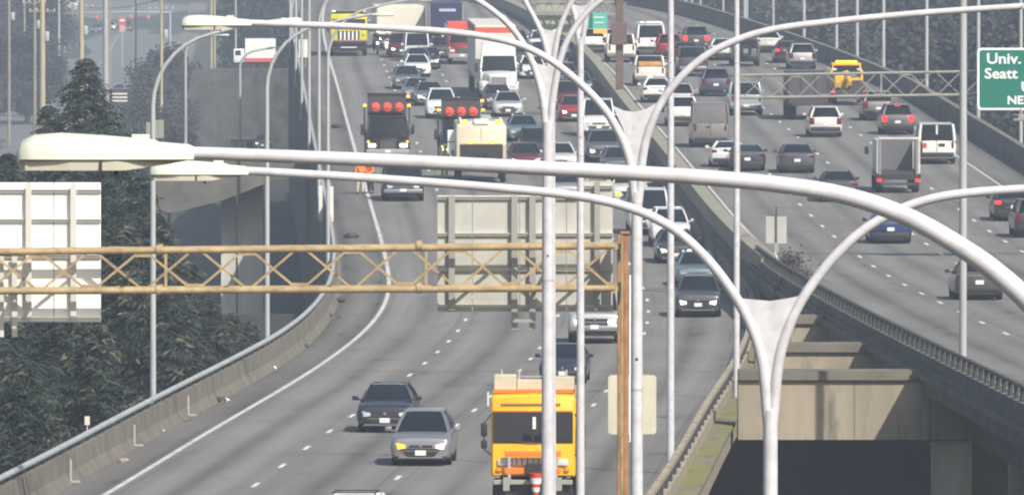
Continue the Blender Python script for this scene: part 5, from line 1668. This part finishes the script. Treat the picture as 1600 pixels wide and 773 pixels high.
def person(u, v, label, vest, trousers, turn=0.0, stoop=0.0, helmet=M_WHITE, seated=False, loc=None, arms=0.25):
    d = find_d(zL, v)
    loc = loc if loc is not None else W((u - 800) / F * d, d, zL(d))
    f_ = stoop
    if not seated:
        pts = [(0, 0, .95), (0, -.02 - f_ * .4, 1.18), (0, -f_ * .9, 1.42), (0, -.02 - f_ * 1.1, 1.52), (0, -.04 - f_ * 1.25, 1.62), (0, -.04 - f_ * 1.35, 1.73),
               (.10, 0, .90), (.12, -.03, .50), (.13, .03, .08), (.14, -.14, .04), (-.10, 0, .90), (-.13, .02, .50), (-.15, .08, .08), (-.16, -.10, .04),
               (.20, -f_ * .9, 1.42), (.29, -.02 - f_, 1.14), (.26, -.20 - arms - f_, 1.00), (.24, -.28 - arms - f_, .97),
               (-.20, -f_ * .9, 1.42), (-.28, .0 - f_, 1.14), (-.27, -.14 - f_, .90), (-.26, -.20 - f_, .85)]
    else:
        pts = [(0, .25, .80), (0, .18, 1.02), (0, .10, 1.26), (0, .07, 1.36), (0, .04, 1.46), (0, .03, 1.57),
               (.12, .2, .80), (.24, -.16, .74), (.25, -.05, .34), (.25, -.18, .30), (-.12, .2, .80), (-.24, -.16, .74), (-.25, -.05, .34), (-.25, -.18, .30),
               (.20, .1, 1.26), (.30, -.02, 1.02), (.30, -.28, .98), (.28, -.36, .98), (-.20, .1, 1.26), (-.30, -.02, 1.02), (-.30, -.28, .98), (-.28, -.36, .98)]
    edges = [(0, 1), (1, 2), (2, 3), (3, 4), (4, 5), (0, 6), (6, 7), (7, 8), (8, 9), (0, 10), (10, 11), (11, 12), (12, 13), (2, 14), (14, 15), (15, 16), (16, 17), (2, 18), (18, 19), (19, 20), (20, 21)]
    rad = [.14, (.15, .11), (.16, .11), .06, .09, .075, .095, .07, .05, .04, .095, .07, .05, .04, .07, .052, .042, .035, .07, .052, .042, .035]
    b = skin_body('person', pts, edges, rad, M_SKIN)
    b.location = loc
    b.rotation_euler = (0, 0, turn)
    skin_body('jacket', [pts[i] for i in (0, 1, 2, 14, 15, 16, 18, 19, 20)], [(0, 1), (1, 2), (2, 3), (3, 4), (4, 5), (2, 6), (6, 7), (7, 8)],
              [(.165, .13), (.175, .135), (.18, .13), .085, .07, .06, .085, .07, .06], vest, b)
    skin_body('trousers', [pts[i] for i in (0, 6, 7, 8, 10, 11, 12)], [(0, 1), (1, 2), (2, 3), (0, 4), (4, 5), (5, 6)], [.155, .115, .09, .075, .115, .09, .075], trousers, b)
    hp = Vector(pts[5])
    MB().lathe([(.135, -.03), (.125, .05), (.08, .12), (.02, .14)], hp, n=14).build('helmet', helmet, b, True)
    MB().box(hp + Vector((0, -.13, -.03)), (.20, .10, .02), bev=.008).build('helmet_brim', helmet, b)
    for s_ in (-1, 1):
        MB().box(hp + Vector((s_ * .035, -.082, -.07)), (.022, .012, .012)).build('eye', M_DARK, b)
        q = Vector(pts[9] if s_ > 0 else pts[13])
        MB().box(q + Vector((0, .06, -.0)), (.11, .28, .08), bev=.03).build('boot', M_DARK, b)
        hnd = Vector(pts[17] if s_ > 0 else pts[21])
        for k in range(4):
            MB().tube([hnd + Vector((-.03 + .02 * k, -.01, 0)), hnd + Vector((-.03 + .02 * k, -.06, -.02 - .004 * k)), hnd + Vector((-.03 + .02 * k, -.08, -.06))], .009, 5).build('finger', M_SKIN, b)
        MB().tube([hnd + Vector((-s_ * .04, .02, 0)), hnd + Vector((-s_ * .06, -.03, -.03))], .011, 5).build('thumb', M_SKIN, b)
    if vest in (M_VEST, M_LIME):
        MB().box(Vector(pts[1]) + Vector((0, -.125, .02)), (.30, .02, .05)).build('reflective_stripe', M_YELLOWSHEET if vest is M_VEST else M_WHITE, b)
    tag(b, label, 'person', 'road workers')
    return b


person(563, 303, 'worker in an orange jacket and pale trousers beside the edge line', M_VEST, M_CREAMCLOTH, turn=.5)
person(579, 302, 'worker in an orange jacket bending next to the dark pickup', M_VEST, M_NAVY, turn=-.6, stoop=.18)
person(695, 280, 'firefighter in lime gear standing at the rescue truck', M_LIME, M_LIME, turn=.8, helmet=M_LIMEP)
for i, (u, v, c) in enumerate(((590, 86, M_DARK), (605, 86, M_WHITE))):
    d = find_d(zL, v)
    r = empty('motorcycle', W((u - 800) / F * d, d, zL(d)))
    t, k = wheel_meshes(.31, .14)
    for y in (.1, 1.5):
        wh = link('wheel', t, r)
        wh.location = (0, y, .31)
        link('rim', k, wh)
    rings = [[(x * s2, y, z) for x, z in ((-.30, .62), (-.26, .95), (-.12, 1.12), (.12, 1.12), (.26, .95), (.30, .62), (.15, .42), (-.15, .42))] for y, s2 in ((-.18, .55), (-.05, 1), (.35, 1.0))]
    MB().loft(rings).build('fairing', c, r, True, 45)
    MB().panel((-.24, -.12, 1.08), (.24, -.12, 1.08), (.18, .05, 1.42), (-.18, .05, 1.42), 4, 3, (0, -.06, 0)).build('windscreen', M_GLASS, r, True)
    MB().lathe([(.1, 0), (.1, -.05)], (0, -.16, .82), 'y', 12).build('headlight', M_HEADLIT, r)
    MB().box((0, .85, .62), (.34, 1.0, .40), bev=.1).build('body', c, r, True, 50)
    MB().box((0, 1.0, .84), (.32, .7, .10), bev=.04).build('seat', M_BLACK, r)
    MB().tube([(-.42, .18, 1.02), (0, .08, 1.06), (.42, .18, 1.02)], .018, 6).build('handlebar', M_CHROME, r)
    for s_ in (-1, 1):
        MB().box((s_ * .30, 1.35, .66), (.22, .55, .36), bev=.05).build('saddlebag', c, r, True, 50)
        MB().tube([(s_ * .09, .1, .31), (s_ * .10, .18, .95)], .03, 6).build('fork', M_CHROME, r)
    tag(r, ['dark motorcycle beside the lime fire engine', 'white motorcycle right of the dark one'][i], 'motorcycle', 'motorcycles beside the fire engine')
    p = person(u, v, ['rider in dark clothing on the dark motorcycle', 'rider in dark clothing on the white motorcycle'][i], M_NAVY, M_NAVY, helmet=M_WHITE, seated=True, loc=r.location + Vector((0, .62, .02)))

# litter on the left shoulder
random.seed(3)
for i, (u, v, sz, m) in enumerate(((214, 689, .13, M_WHITE), (205, 696, .10, M_CREAMCLOTH), (250, 675, .14, M_WHITE), (192, 722, .16, M_CONC_L), (351, 627, .14, M_WHITE), (345, 628, .22, M_DARK), (426, 577, .16, M_WHITE),
                                 (417, 579, .2, M_CONC_D), (474, 543, .2, M_DARK), (520, 498, .25, M_DARK), (532, 472, .25, M_DARK), (548, 372, .34, M_DARK), (526, 200, .34, M_DARK))):
    d = find_d(zL, v)
    mb = MB()
    n = 7
    rings = [[(sz * k * (1 + .3 * random.uniform(-1, 1)) * math.cos(2 * math.pi * j / n), sz * k * (1 + .3 * random.uniform(-1, 1)) * math.sin(2 * math.pi * j / n), z * sz) for j in range(n)] for k, z in ((.9, 0), (1.0, .35), (.45, .75))]
    o = mb.loft(rings).build('debris_scrap', m)
    o.location = W((u - 800) / F * d, d, zL(d) + .005)
    tag(o, 'small %s scrap lying on the left shoulder, %s from the camera' % ('white' if m is M_WHITE else ('dark' if m in (M_DARK, M_CONC_D) else 'tan'), ['nearest but two', 'second', 'fourth', 'nearest', 'sixth', 'fifth', 'eighth', 'seventh', 'ninth', 'tenth', 'eleventh', 'twelfth', 'farthest'][i]), 'debris', 'scraps on the left shoulder')
# ------------------------------------------------------------------ trees
M_BARK = mat('bark', (.075, .058, .042), .95, var=.3, scale=2)
M_CON = mat('conifer_needles', (.018, .033, .026), .85, var=.45, scale=.8, c2=(.040, .060, .044))
M_TIP = mat('pale_needle_tips', (.075, .085, .052), .85, var=.3, scale=.7, c2=(.14, .145, .10))
M_LEAF = mat('hill_foliage', (.022, .030, .022), .95, var=.4, scale=.25, c2=(.045, .050, .042))
M_LEAF_B = mat('brown_twigs', (.042, .040, .036), .95, var=.4, scale=.3, c2=(.085, .078, .066))


def conifer_meshes(seed, H, R, dens=1.0):
    rnd = random.Random(seed)
    cr, tp, br = MB(), MB(), MB()
    br.tube([(0, 0, -H), (0, 0, -H * .5), (0, 0, -.3)], [H * .018, H * .011, .02], 7)
    z = .15
    while z < H * .97:
        frac = z / H
        rad = R * (frac ** .80)
        nb = max(8, int((8 + 8 * frac) * dens))
        for k in range(nb):
            a = rnd.uniform(0, 2 * math.pi)
            r = rad * rnd.uniform(.65, 1.18) + .12
            droop = rnd.uniform(.10, .42) * r
            d = Vector((math.cos(a), math.sin(a), 0))
            side = Vector((-d.y, d.x, 0))
            nseg = max(4, int(r / .20))
            if r > 1.6 and rnd.random() < .5:
                br.tube([(0, 0, -z), d * r * .5 + Vector((0, 0, -z - droop * .25)), d * r * .92 + Vector((0, 0, -z - droop))], [.035, .022, .006], 4, cap=False)
            pale = rnd.random() < .24
            for i in range(1, nseg + 1):
                t = i / nseg
                if t < .3 and rnd.random() < .6:
                    continue
                p = d * r * t + Vector((0, 0, -z - droop * t * t + rnd.uniform(-.05, .05)))
                wv = (.10 + .34 * (1 - t)) * rnd.uniform(.5, 1.3) * (.5 + .5 * min(1, r / 2))
                for s_ in (-1, 1):
                    tw = side * s_ * rnd.uniform(.7, 1.2) + d * rnd.uniform(.3, .9) + Vector((0, 0, -rnd.uniform(.1, .7)))
                    n2 = 4 if wv > .2 else 3
                    m = tp if (pale and t > .35 and rnd.random() < .85) else cr
                    for k2 in range(n2):
                        q = p + tw * wv * (k2 + rnd.uniform(.2, .9)) / n2
                        e = tw * rnd.uniform(.07, .15) + Vector((rnd.uniform(-1, 1), rnd.uniform(-1, 1), rnd.uniform(-1, .3))) * .04
                        f = Vector((rnd.uniform(-1, 1), rnd.uniform(-1, 1), rnd.uniform(-1, 1))) * rnd.uniform(.02, .05)
                        m.add([q - e, q - f, q + e + tw * .05, q + f], [(0, 1, 2, 3)])
        for k in range(int(6 + 10 * frac)):               # dense shaded interior of the crown
            a = rnd.uniform(0, 2 * math.pi)
            q = Vector((math.cos(a), math.sin(a), 0)) * rad * math.sqrt(rnd.uniform(.0, .45)) + Vector((0, 0, -z - rad * .12 + rnd.uniform(-.2, .2)))
            e = Vector((rnd.uniform(-1, 1), rnd.uniform(-1, 1), rnd.uniform(-.6, .6))) * (.10 + .22 * frac)
            f = Vector((rnd.uniform(-1, 1), rnd.uniform(-1, 1), rnd.uniform(-1, 1))) * (.07 + .16 * frac)
            cr.add([q - e, q - f, q + e, q + f], [(0, 1, 2, 3)])
        z += rnd.uniform(.17, .30) * (0.55 + .8 * frac)
    return br.mesh('trunk', M_BARK, True), cr.mesh('crown', M_CON), tp.mesh('branch_tips', M_TIP)


CV = [conifer_meshes(11, 18, 7.4, 1.25), conifer_meshes(12, 15, 5.0), conifer_meshes(13, 13, 4.8), conifer_meshes(14, 12, 5.2, 1.1)]


def conifer(u, v, D, var, label, sc=1.0, rz=0.0, group='conifers behind the left barrier'):
    p = at(u, v, D)
    o = empty('conifer_tree', p, rz)
    o.scale = (sc, sc, sc)
    for n, me in zip(('trunk', 'crown', 'branch_tips'), CV[var]):
        link(n, me, o)
    tag(o, label, 'tree', group)
    return o


for i, (u, v, D, var, sc, lab) in enumerate((
        (133, 88, 470, 0, .95, 'tall dark pointed conifer above the big luminaire'), (76, 162, 484, 1, 1.0, 'conifer with pale branch tips left of the tall pointed one'),
        (14, 236, 450, 0, .9, 'conifer at the left picture edge above the big luminaire'), (178, 205, 460, 1, 1.0, 'conifer tucked right of the tall pointed one'),
        (218, 268, 440, 1, 1.0, 'conifer behind the nearest left lamp post'), (292, 402, 412, 3, .9, 'conifer right of the nearest left lamp post, at the dark columns'),
        (244, 330, 400, 2, 1.0, 'conifer between the big sign back and the ramp columns'), (120, 300, 420, 0, .9, 'conifer hidden behind the big white sign back'),
        (30, 330, 410, 1, 1.0, 'conifer below the left end of the big sign back'), (190, 345, 385, 3, 1.0, 'drooping conifer under the tan truss, left of the lamp post'),
        (90, 430, 375, 3, 1.0, 'drooping conifer below the big white sign back'), (250, 400, 378, 2, 1.0, 'drooping conifer right under the tan truss'),
        (0, 470, 365, 3, 1.05, 'drooping conifer at the lower left picture edge'), (150, 500, 352, 2, 1.0, 'low conifer just over the left pipe rail'),
        (40, 560, 340, 3, .9, 'lowest conifer in the bottom left corner'), (326, 462, 402, 3, .7, 'small conifer close to the pipe rail below the columns'),
        (345, 505, 400, 2, .6, 'low bushy conifer at the pipe rail right of the first lamp post'), (285, 470, 385, 2, .8, 'bushy conifer right of the first lamp post, above the rail'), (170, 280, 430, 1, .9, 'conifer peeking over the right edge of the big sign back'),
        (362, 486, 416, 2, .65, 'small bushy conifer below the ramp columns'), (392, 500, 424, 3, .5, 'smallest bushy conifer close to the second lamp post'),
        (-45, 300, 400, 0, 1.0, 'conifer mostly outside the left picture edge'))):
    conifer(u, v, D, var, lab, sc, i * 1.7)


def broadleaf_meshes(seed, H, R, n=9000):
    rnd = random.Random(seed)
    tr_, cr = MB(), MB()
    tr_.tube([(0, 0, 0), (.1, .05, H * .3), (0, 0, H * .62)], [.28, .2, .08], 7)
    lobes = []
    for k in range(13):
        a = rnd.uniform(0, 6.28)
        rr = R * rnd.uniform(.1, .75)
        c = Vector((rr * math.cos(a), rr * math.sin(a), H * rnd.uniform(.35, .88)))
        lobes.append((c, R * rnd.uniform(.28, .5)))
        if k < 8:
            tr_.tube([(0, 0, H * rnd.uniform(.2, .45)), c * .5 + Vector((0, 0, H * .2)), c], [.12, .07, .02], 5, cap=False)
    for i in range(n):
        c, r = lobes[i % 13]
        v = Vector((rnd.gauss(0, 1), rnd.gauss(0, 1), rnd.gauss(0, .8))).normalized() * r * (rnd.uniform(.5, 1.15) if i % 6 else rnd.uniform(.1, .6))
        p = c + v
        a = Vector((rnd.uniform(-1, 1), rnd.uniform(-1, 1), rnd.uniform(-.6, .6))).normalized() * (rnd.uniform(.16, .34) if i % 6 else rnd.uniform(.4, .7))
        b = a.cross(Vector((rnd.uniform(-1, 1), rnd.uniform(-1, 1), rnd.uniform(-1, 1)))).normalized() * (rnd.uniform(.10, .22) if i % 6 else rnd.uniform(.3, .5))
        cr.add([p - a, p - b, p + a, p + b], [(0, 1, 2, 3)])
    return tr_.mesh('trunk', M_BARK, True), cr.mesh('crown', M_LEAF)


BV = [broadleaf_meshes(s_, h, r) for s_, h, r in ((21, 13, 5.0), (22, 16, 5.5), (23, 11, 5.0), (24, 14, 6.0))]
random.seed(17)


def hill_tree(x, y, sc, lab, group, brown=False):
    o = empty('broadleaf_tree', (x, y, ground_z(x, y) + Z0 - .3), random.uniform(0, 6.28))
    o.scale = (sc, sc, sc * random.uniform(.9, 1.15))
    tm, cm = random.choice(BV)
    link('trunk', tm, o)
    c = link('crown', cm, o)
    if brown:
        use_material(c, M_LEAF_B)
    tag(o, lab, 'tree', group)


for k in range(64):                                  # wooded slope right of and behind the right carriageway
    y = random.uniform(760, 1420)
    x = random.uniform(24 + (y - 760) * .012, 24 + (y - 760) * .03 + 36)
    hill_tree(x, y, random.uniform(.9, 1.4), 'dark hazy tree on the wooded slope beyond the right parapet', 'trees beyond the right parapet', random.random() < .3)
for k in range(40):                                  # trees closing the view beyond the crest
    y = random.uniform(1180, 1620)
    x = random.uniform(-34 if y > 1420 else -16, 34)
    hill_tree(x, y, random.uniform(1.0, 1.5), 'hazy tree closing the view beyond the freeway crest', 'trees beyond the crest', random.random() < .4)
for k in range(34):                                  # dark bank between the lower street and the viaduct
    y = random.uniform(980, 1330)
    x = (random.uniform(225, 385 if y > 1268 else 268) - 800) / F * y
    hill_tree(x, y, random.uniform(.45, .8), 'dark hazy tree on the bank between lower street and viaduct', 'trees on the bank left of the viaduct', random.random() < .35)
for k in range(34):
    y = random.uniform(1350, 1900)
    x = (random.uniform(-20, 75) - 800) / F * y
    hill_tree(x, y, random.uniform(.5, .9), 'dark hazy tree on the far left of the lower street', 'trees left of the lower street', random.random() < .5)
for k in range(26):
    y = random.uniform(2080, 2400)
    x = (random.uniform(-30, 480) - 800) / F * y
    hill_tree(x, y, random.uniform(.9, 1.4), 'hazy tree at the far end of the lower street', 'trees at the end of the lower street', random.random() < .5)

# ------------------------------------------------------------------ lower street, top left
def XS(y):
    return -51.0 - (y - 1250) * .019


def zS(y):
    return ground_z(XS(y), y) + .15


mb = MB()
ds = drange(1180, 2150, 15)
mb.loft([[(XS(y) - 9.5, y, zS(y) + Z0), (XS(y) + 9.5, y, zS(y) + Z0 + .01)] for y in ds], cap=False, closed=False)
street = mb.build('street', mat('street_asphalt', (.13, .13, .128), .9, var=.2, scale=.15))
tag(street, 'hazy grey street climbing away at the top left', kind='structure')
for y in range(1190, 2140, 14):
    MB().loft([[(XS(q) - .12, q, zS(q) + Z0 + .03), (XS(q) + .12, q, zS(q) + Z0 + .03)] for q in (y, y + 5)], cap=False, closed=False).build('lane_dash', M_PAINT_W, street)
for s_ in (-1, 1):
    MB().loft([[(XS(y) + s_ * 9.5, y, zS(y) + Z0 - .1), (XS(y) + s_ * 9.5, y, zS(y) + Z0 + .15), (XS(y) + s_ * 12.5, y, zS(y) + Z0 + .17), (XS(y) + s_ * 12.5, y, zS(y) + Z0 - .6)] for y in ds], cap=False, closed=False).build('pavement', M_CONC, street)


def street_car(u, y, kind, color, label, facing=1, name='car', cat='car', **kw):
    r = car(name, cat, 'L', 700, 400, kind, color, label, facing='F', group='cars on the lower street', **kw)
    x = (u - 800) / F * y
    r.location = (x, y, ground_z(x, y) + Z0 + .2 + (0.0 if abs(x - XS(y)) > 9 else .0))
    if abs(x - XS(y)) < 9.4:
        r.location.z = zS(y) + Z0 + .01
    r.rotation_euler = (0, 0, 0 if facing > 0 else math.pi)


street_car(197, 1850, 'suv', (.20, .03, .05), 'dark red car on the lower street at the top left')
street_car(150, 1840, 'sedan', (.10, .10, .11), 'dark sedan left of the dark red car on the lower street')
street_car(172, 1860, 'sedan', (.5, .5, .5), 'pale sedan between the two dark cars on the lower street', head='lit')
street_car(185, 1500, 'sedan', (.3, .32, .34), 'grey sedan low on the lower street by the conifer')
street_car(240, 1640, 'suv', (.08, .08, .09), 'dark crossover on the right of the lower street', head='lit')
street_car(110, 1960, 'van', (.66, .66, .60), 'tall white van far up the lower street', scale=(1.2, 1, 1.1), name='cargo_van', cat='van')
street_car(410, 1225, 'sedan', (.05, .05, .055), 'dark car with bright headlights left of the viaduct', head='lit')

# utility poles with crossarms and wires
UP = []
for i, (u, D, r, m, vb_, arm, lab) in enumerate((
        (14, 1250, .16, M_WOOD, 200, 1, 'utility pole at the left picture edge'), (38, 1400, .15, M_WOOD, 190, 0, 'thin pole second from the left picture edge'),
        (54, 1150, .16, M_WOOD, 210, 1, 'grey utility pole left of the pale wooden one'), (66, 1050, .26, M_WOOD_L, 175, 1, 'stout pale wooden utility pole left of the tall conifer'),
        (92, 1500, .14, M_GALV, 150, 0, 'thin grey pole over the lower street, left of the white van'), (101, 1700, .14, M_WOOD, 140, 1, 'thin pole over the lower street right of the white van'),
        (127, 1120, .24, M_WOOD_L, 150, 1, 'pale wooden pole directly behind the conifer top'), (165, 1000, .26, M_GALV, 200, 0, 'thick grey pole right of the tall conifer'),
        (171, 1350, .13, M_WOOD, 180, 0, 'thin pole touching the right side of the thick grey pole'), (212, 1500, .13, M_DARK, 150, 0, 'dark thin pole beside the dark red car'),
        (252, 1100, .15, M_WOOD_L, 110, 1, 'pale pole left of the third luminaire'), (330, 1300, .14, M_WOOD_L, 80, 0, 'left of two pale posts behind the third luminaire'),
        (335, 1280, .12, M_WOOD_L, 80, 0, 'right of two pale posts behind the third luminaire'), (368, 1320, .12, M_GALV, 70, 0, 'thin pole above the white and red truck'))):
    p = at(u, vb_, D)
    o = empty('utility_pole', (p.x, D, min(p.z, ground_z(p.x, D) + Z0 + 2)))
    h = at(u, -90, D).z - o.location.z
    MB().tube([(0, 0, -1), (.03, 0, h * .5), (0, 0, h)], [r * 1.15, r, r * .8], 8).build('pole', m, o, True)
    if arm:
        for z in (.72, .80):
            MB().box((0, 0, h * z), (2.4, .12, .14)).build('crossarm', M_WOOD, o)
            for x in (-1.1, -.5, .5, 1.1):
                MB().lathe([(.05, 0), (.06, .1), (.03, .18)], (x, 0, h * z + .07), n=6).build('insulator', M_SIGNBACK, o)
        MB().lathe([(.22, 0), (.24, .1), (.24, .75), (.18, .85)], (.42, 0, h * .60), n=10).build('transformer', M_GALV, o, True)
        UP.append((Vector(o.location) + Vector((0, 0, h * .76)), h))
    tag(o, lab, 'utility pole', 'poles along the lower street')
wi = 0
names = ['lowest', 'second', 'third', 'fourth', 'fifth', 'sixth', 'seventh', 'eighth', 'ninth', 'topmost']
for a, b, dz in ((0, 2, 0), (2, 3, .3), (3, 6, .2), (6, 5, 0), (5, 1, .1), (0, 3, -1.2), (2, 6, .9), (6, 5, .8)):
    if a >= len(UP) or b >= len(UP):
        continue
    p, q = UP[a][0] + Vector((0, 0, dz)), UP[b][0] + Vector((0, 0, dz))
    pts = [p.lerp(q, t) + Vector((0, 0, -4 * t * (1 - t) * 1.2)) for t in [k / 10 for k in range(11)]]
    o = MB().tube(pts, .03, 5).build('power_line', M_WIRE, smooth=True)
    tag(o, 'thin sagging power line between poles at the top left', 'cable', 'power lines over the lower street')

# traffic signals on a mast arm, signs, cabinet
D = 1500
p = at(266, 70, D)
o = empty('traffic_signal', (p.x, D, ground_z(p.x, D) + Z0))
P = lambda u, v: at(u, v, D) - o.location
t = P(266, 14)
MB().tube([(0, 0, 0), (0, 0, t.z)], [.18, .13], 8).build('pole', M_GALV, o, True)
MB().tube([P(266, 20), P(200, 19), P(125, 20)], [.12, .09, .06], 8).build('mast_arm', M_GALV, o, True)
for u in (152, 206, 232):
    q = P(u, 31)
    b = MB().box(q, (.36, .3, 1.05), bev=.04).build('signal_head', mat('signal_olive', (.25, .23, .12), .6), o)
    for k, c in enumerate((M_TAILLIT, M_DARK, M_DARK)):
        MB().lathe([(.12, 0), (.12, -.04)], q + Vector((0, -.16, .32 - .32 * k)), 'y', 10).build('lens', c, b)
tag(o, 'traffic signal mast arm across the lower street', 'traffic signal')
o = empty('shop_sign', at(191, 48, 1420))
MB().box((0, 0, 1.2), (.95, .12, .9), bev=.03).build('sign_face', mat('sign_red', (.55, .10, .09), .5), o)
MB().box((0, -.07, 1.25), (.6, .03, .22)).build('white_band', M_WHITE, o)
MB().box((0, 0, .25), (.7, .12, .9), bev=.03).build('lower_face', mat('sign_pink', (.60, .34, .33), .5), o)
MB().box((0, .1, -1.5), (.1, .1, 6)).build('post', M_GALV, o)
tag(o, 'red and white shop sign hanging over the lower street', 'sign')
o = empty('street_sign', at(187, 166, 980))
MB().box((0, 0, .75), (1.7, .1, 1.45), bev=.02).build('frame', M_DARK, o)
for z in (.45, .75, 1.05):
    MB().box((0, -.06, z), (1.3, .02, .14)).build('text_band', M_SIGNBACK, o)
for x in (-.6, .6):
    MB().box((x, .05, -2.2), (.1, .1, 5)).build('post', M_DARK, o)
tag(o, 'dark framed board with pale bands right of the tall conifer', 'sign')
o = empty('utility_cabinet', at(247, 216, 960))
MB().box((0, 0, .75), (.95, .7, 1.5), bev=.04).build('cabinet', mat('cabinet_olive', (.30, .31, .25), .6), o)
MB().box((-.75, 0, .7), (.5, .5, 1.2), bev=.04).build('side_cabinet', MATS['cabinet_olive'], o)
MB().box((.05, -.36, .8), (.02, .02, 1.3)).build('door_gap', M_DARK, o)
tag(o, 'olive utility cabinet above the neck of the big luminaire', 'cabinet')
# white and red delivery truck, side on
o = empty('delivery_truck', at(402, 108, 1250))
MB().box((.35, 0, 2.1), (3.3, 2.2, 2.4), bev=.04).build('cargo_box', M_WHITE, o)
MB().box((.35, -1.11, .98), (3.3, .03, .42)).build('red_stripe', mat('truck_red_stripe', (.60, .10, .10), .5), o)
MB().box((-1.95, 0, 1.45), (1.2, 2.0, 1.5), bev=.15).build('cab', M_WHITE, o, True, 50)
MB().box((-2.05, -1.0, 1.75), (.6, .05, .5)).build('side_window', M_GLASS, o)
MB().box((0, 0, .62), (4.6, 1.6, .3)).build('chassis', M_BLACK, o)
t, k = wheel_meshes(.42, .28)
for x in (-1.7, 1.2):
    for y in (-.95, .95):
        wh = link('wheel', t, o)
        wh.location = (x, y, .42)
        wh.rotation_euler = (0, 0, math.pi / 2)
        link('rim', k, wh)
tag(o, 'white delivery truck with a red stripe left of the lamp cluster', 'truck')
# retaining wall and pad that the truck stands on, small pale roof
tz = at(392, 108, 1250).z
mb = MB()
mb.loft([[(x0, y, gz_), (x0 + 2.5, y, tz - .03), (x1, y, tz - .03), (x1 + 1, y, gz_)] for x0, x1, y, gz_ in ((-36.5, -22, 1240, 8.0), (-35.5, -22.5, 1249, 8.0), (-34.5, -22.5, 1262, 8.0))])
rg = random.Random(9)
mb.v = [(p[0] + rg.uniform(-.6, .6), p[1] + rg.uniform(-1, 1), p[2]) for p in mb.v]
o = mb.build('embankment', mat('bank_soil', (.075, .075, .066), .95, var=.4, scale=.6, bump=.5, spots=((.03, .036, .026), .5, .5)))
tag(o, 'dark bank carrying the white delivery truck', kind='structure')
o = empty('shed', at(379, 236, 980))
MB().box((0, 0, .5), (2.0, 2, 1.0)).build('wall', M_CONC_L, o)
MB().box((0, 0, 1.08), (2.3, 2.3, .16)).build('roof', M_SIGNBACK, o)
MB().box((.6, -1.02, .45), (.5, .04, .8)).build('door', M_DARK, o)
tag(o, 'small pale roofed shed just above the big lamp arm', 'shed')
# hazy buildings at the top left
for i, (u0, u1, v0, v1, D, c, lab) in enumerate(((128, 163, 18, 70, 2060, (.16, .19, .24), 'bluish building block behind the signal mast arm'),
                                               (205, 262, 22, 72, 2080, (.24, .22, .21), 'brown grey building right of the signal mast arm'),
                                               (-20, 40, 5, 90, 2040, (.20, .21, .22), 'grey building at the top left picture corner'),
                                               (270, 350, -20, 50, 2070, (.18, .17, .17), 'dark building behind the third luminaire'))):
    a, b = at(u0, v0, D), at(u1, v1, D)
    gz = ground_z((a.x + b.x) / 2, D) + Z0 - 1
    o = empty('building', ((a.x + b.x) / 2, D, gz))
    h = a.z - gz
    w = b.x - a.x
    MB().box((0, 6, h / 2), (w, 12, h)).build('wall', mat('block_%d' % i, c, .85, var=.12, scale=.3), o)
    MB().box((0, 6, h + .15), (w + .4, 12.4, .3)).build('roof', M_CONC_D, o)
    nw = max(2, int(w / 1.5))
    for k in range(nw):
        for z in (h - 1.6, h - 4.2, h - 6.8):
            if z > 1:
                wnd = MB().box((-w / 2 + w * (k + .5) / nw, -.03, z), (.75, .08, 1.2)).build('window', M_SIGNPOST, o)
                MB().box((-w / 2 + w * (k + .5) / nw, -.08, z), (.62, .04, 1.05)).build('pane', M_GLASS, wnd)
    tag(o, lab, 'building')

# scrub at the median nose
rnd = random.Random(5)
for i, (u, v, D, r) in enumerate(((1236, 412, 466, .62), (1246, 432, 452, .6), (1232, 455, 440, .6))):
    p = at(u, v, D)
    o = empty('shrub', p)
    lf, tw_ = MB(), MB()
    for k in range(900):
        q = Vector((rnd.gauss(0, .42), rnd.gauss(0, .6), rnd.gauss(0, .34))) * r
        e = Vector((rnd.uniform(-1, 1), rnd.uniform(-1, 1), rnd.uniform(-1, 1))) * .07
        f = Vector((rnd.uniform(-1, 1), rnd.uniform(-1, 1), rnd.uniform(-1, 1))) * .04
        lf.add([q - e, q - f, q + e, q + f], [(0, 1, 2, 3)])
    for k in range(9):
        tw_.tube([(0, 0, -r), (rnd.uniform(-.3, .3), rnd.uniform(-.3, .3), -.2), (rnd.uniform(-.7, .7), rnd.uniform(-.5, .5), rnd.uniform(.1, .6))], [.03, .02, .008], 4)
    lf.build('crown', M_LEAF_B, o)
    tw_.build('stems', M_BARK, o)
    tag(o, ['brown shrub at the median nose by the grey sign', 'brown shrub at the end of the raised railing', 'low brown shrub above the farthest cross beam'][i], 'shrub', 'scrub at the median gap')
# ------------------------------------------------------------------ haze
hz = MB().box((0, 1600, 0), (1500, 3500, 10)).build('haze', None)
hz.data.transform(Matrix.Identity(4))
for v in hz.data.vertices:
    v.co.z = -4.0 if v.co.z < 0 else 78.0
hm = bpy.data.materials.new('hazy_air')
hm.use_nodes = True
nt = hm.node_tree
nt.nodes.clear()
out = nt.nodes.new('ShaderNodeOutputMaterial')
pv = nt.nodes.new('ShaderNodeVolumePrincipled')
pv.inputs['Color'].default_value = (0.68, 0.80, 1.0, 1)
pv.inputs['Density'].default_value = 0.00025
pv.inputs['Anisotropy'].default_value = 0.0
nt.links.new(pv.outputs[0], out.inputs['Volume'])
hz.data.materials.append(hm)
tag(hz, 'pale blue haze over the freeway and the far slope', kind='stuff')
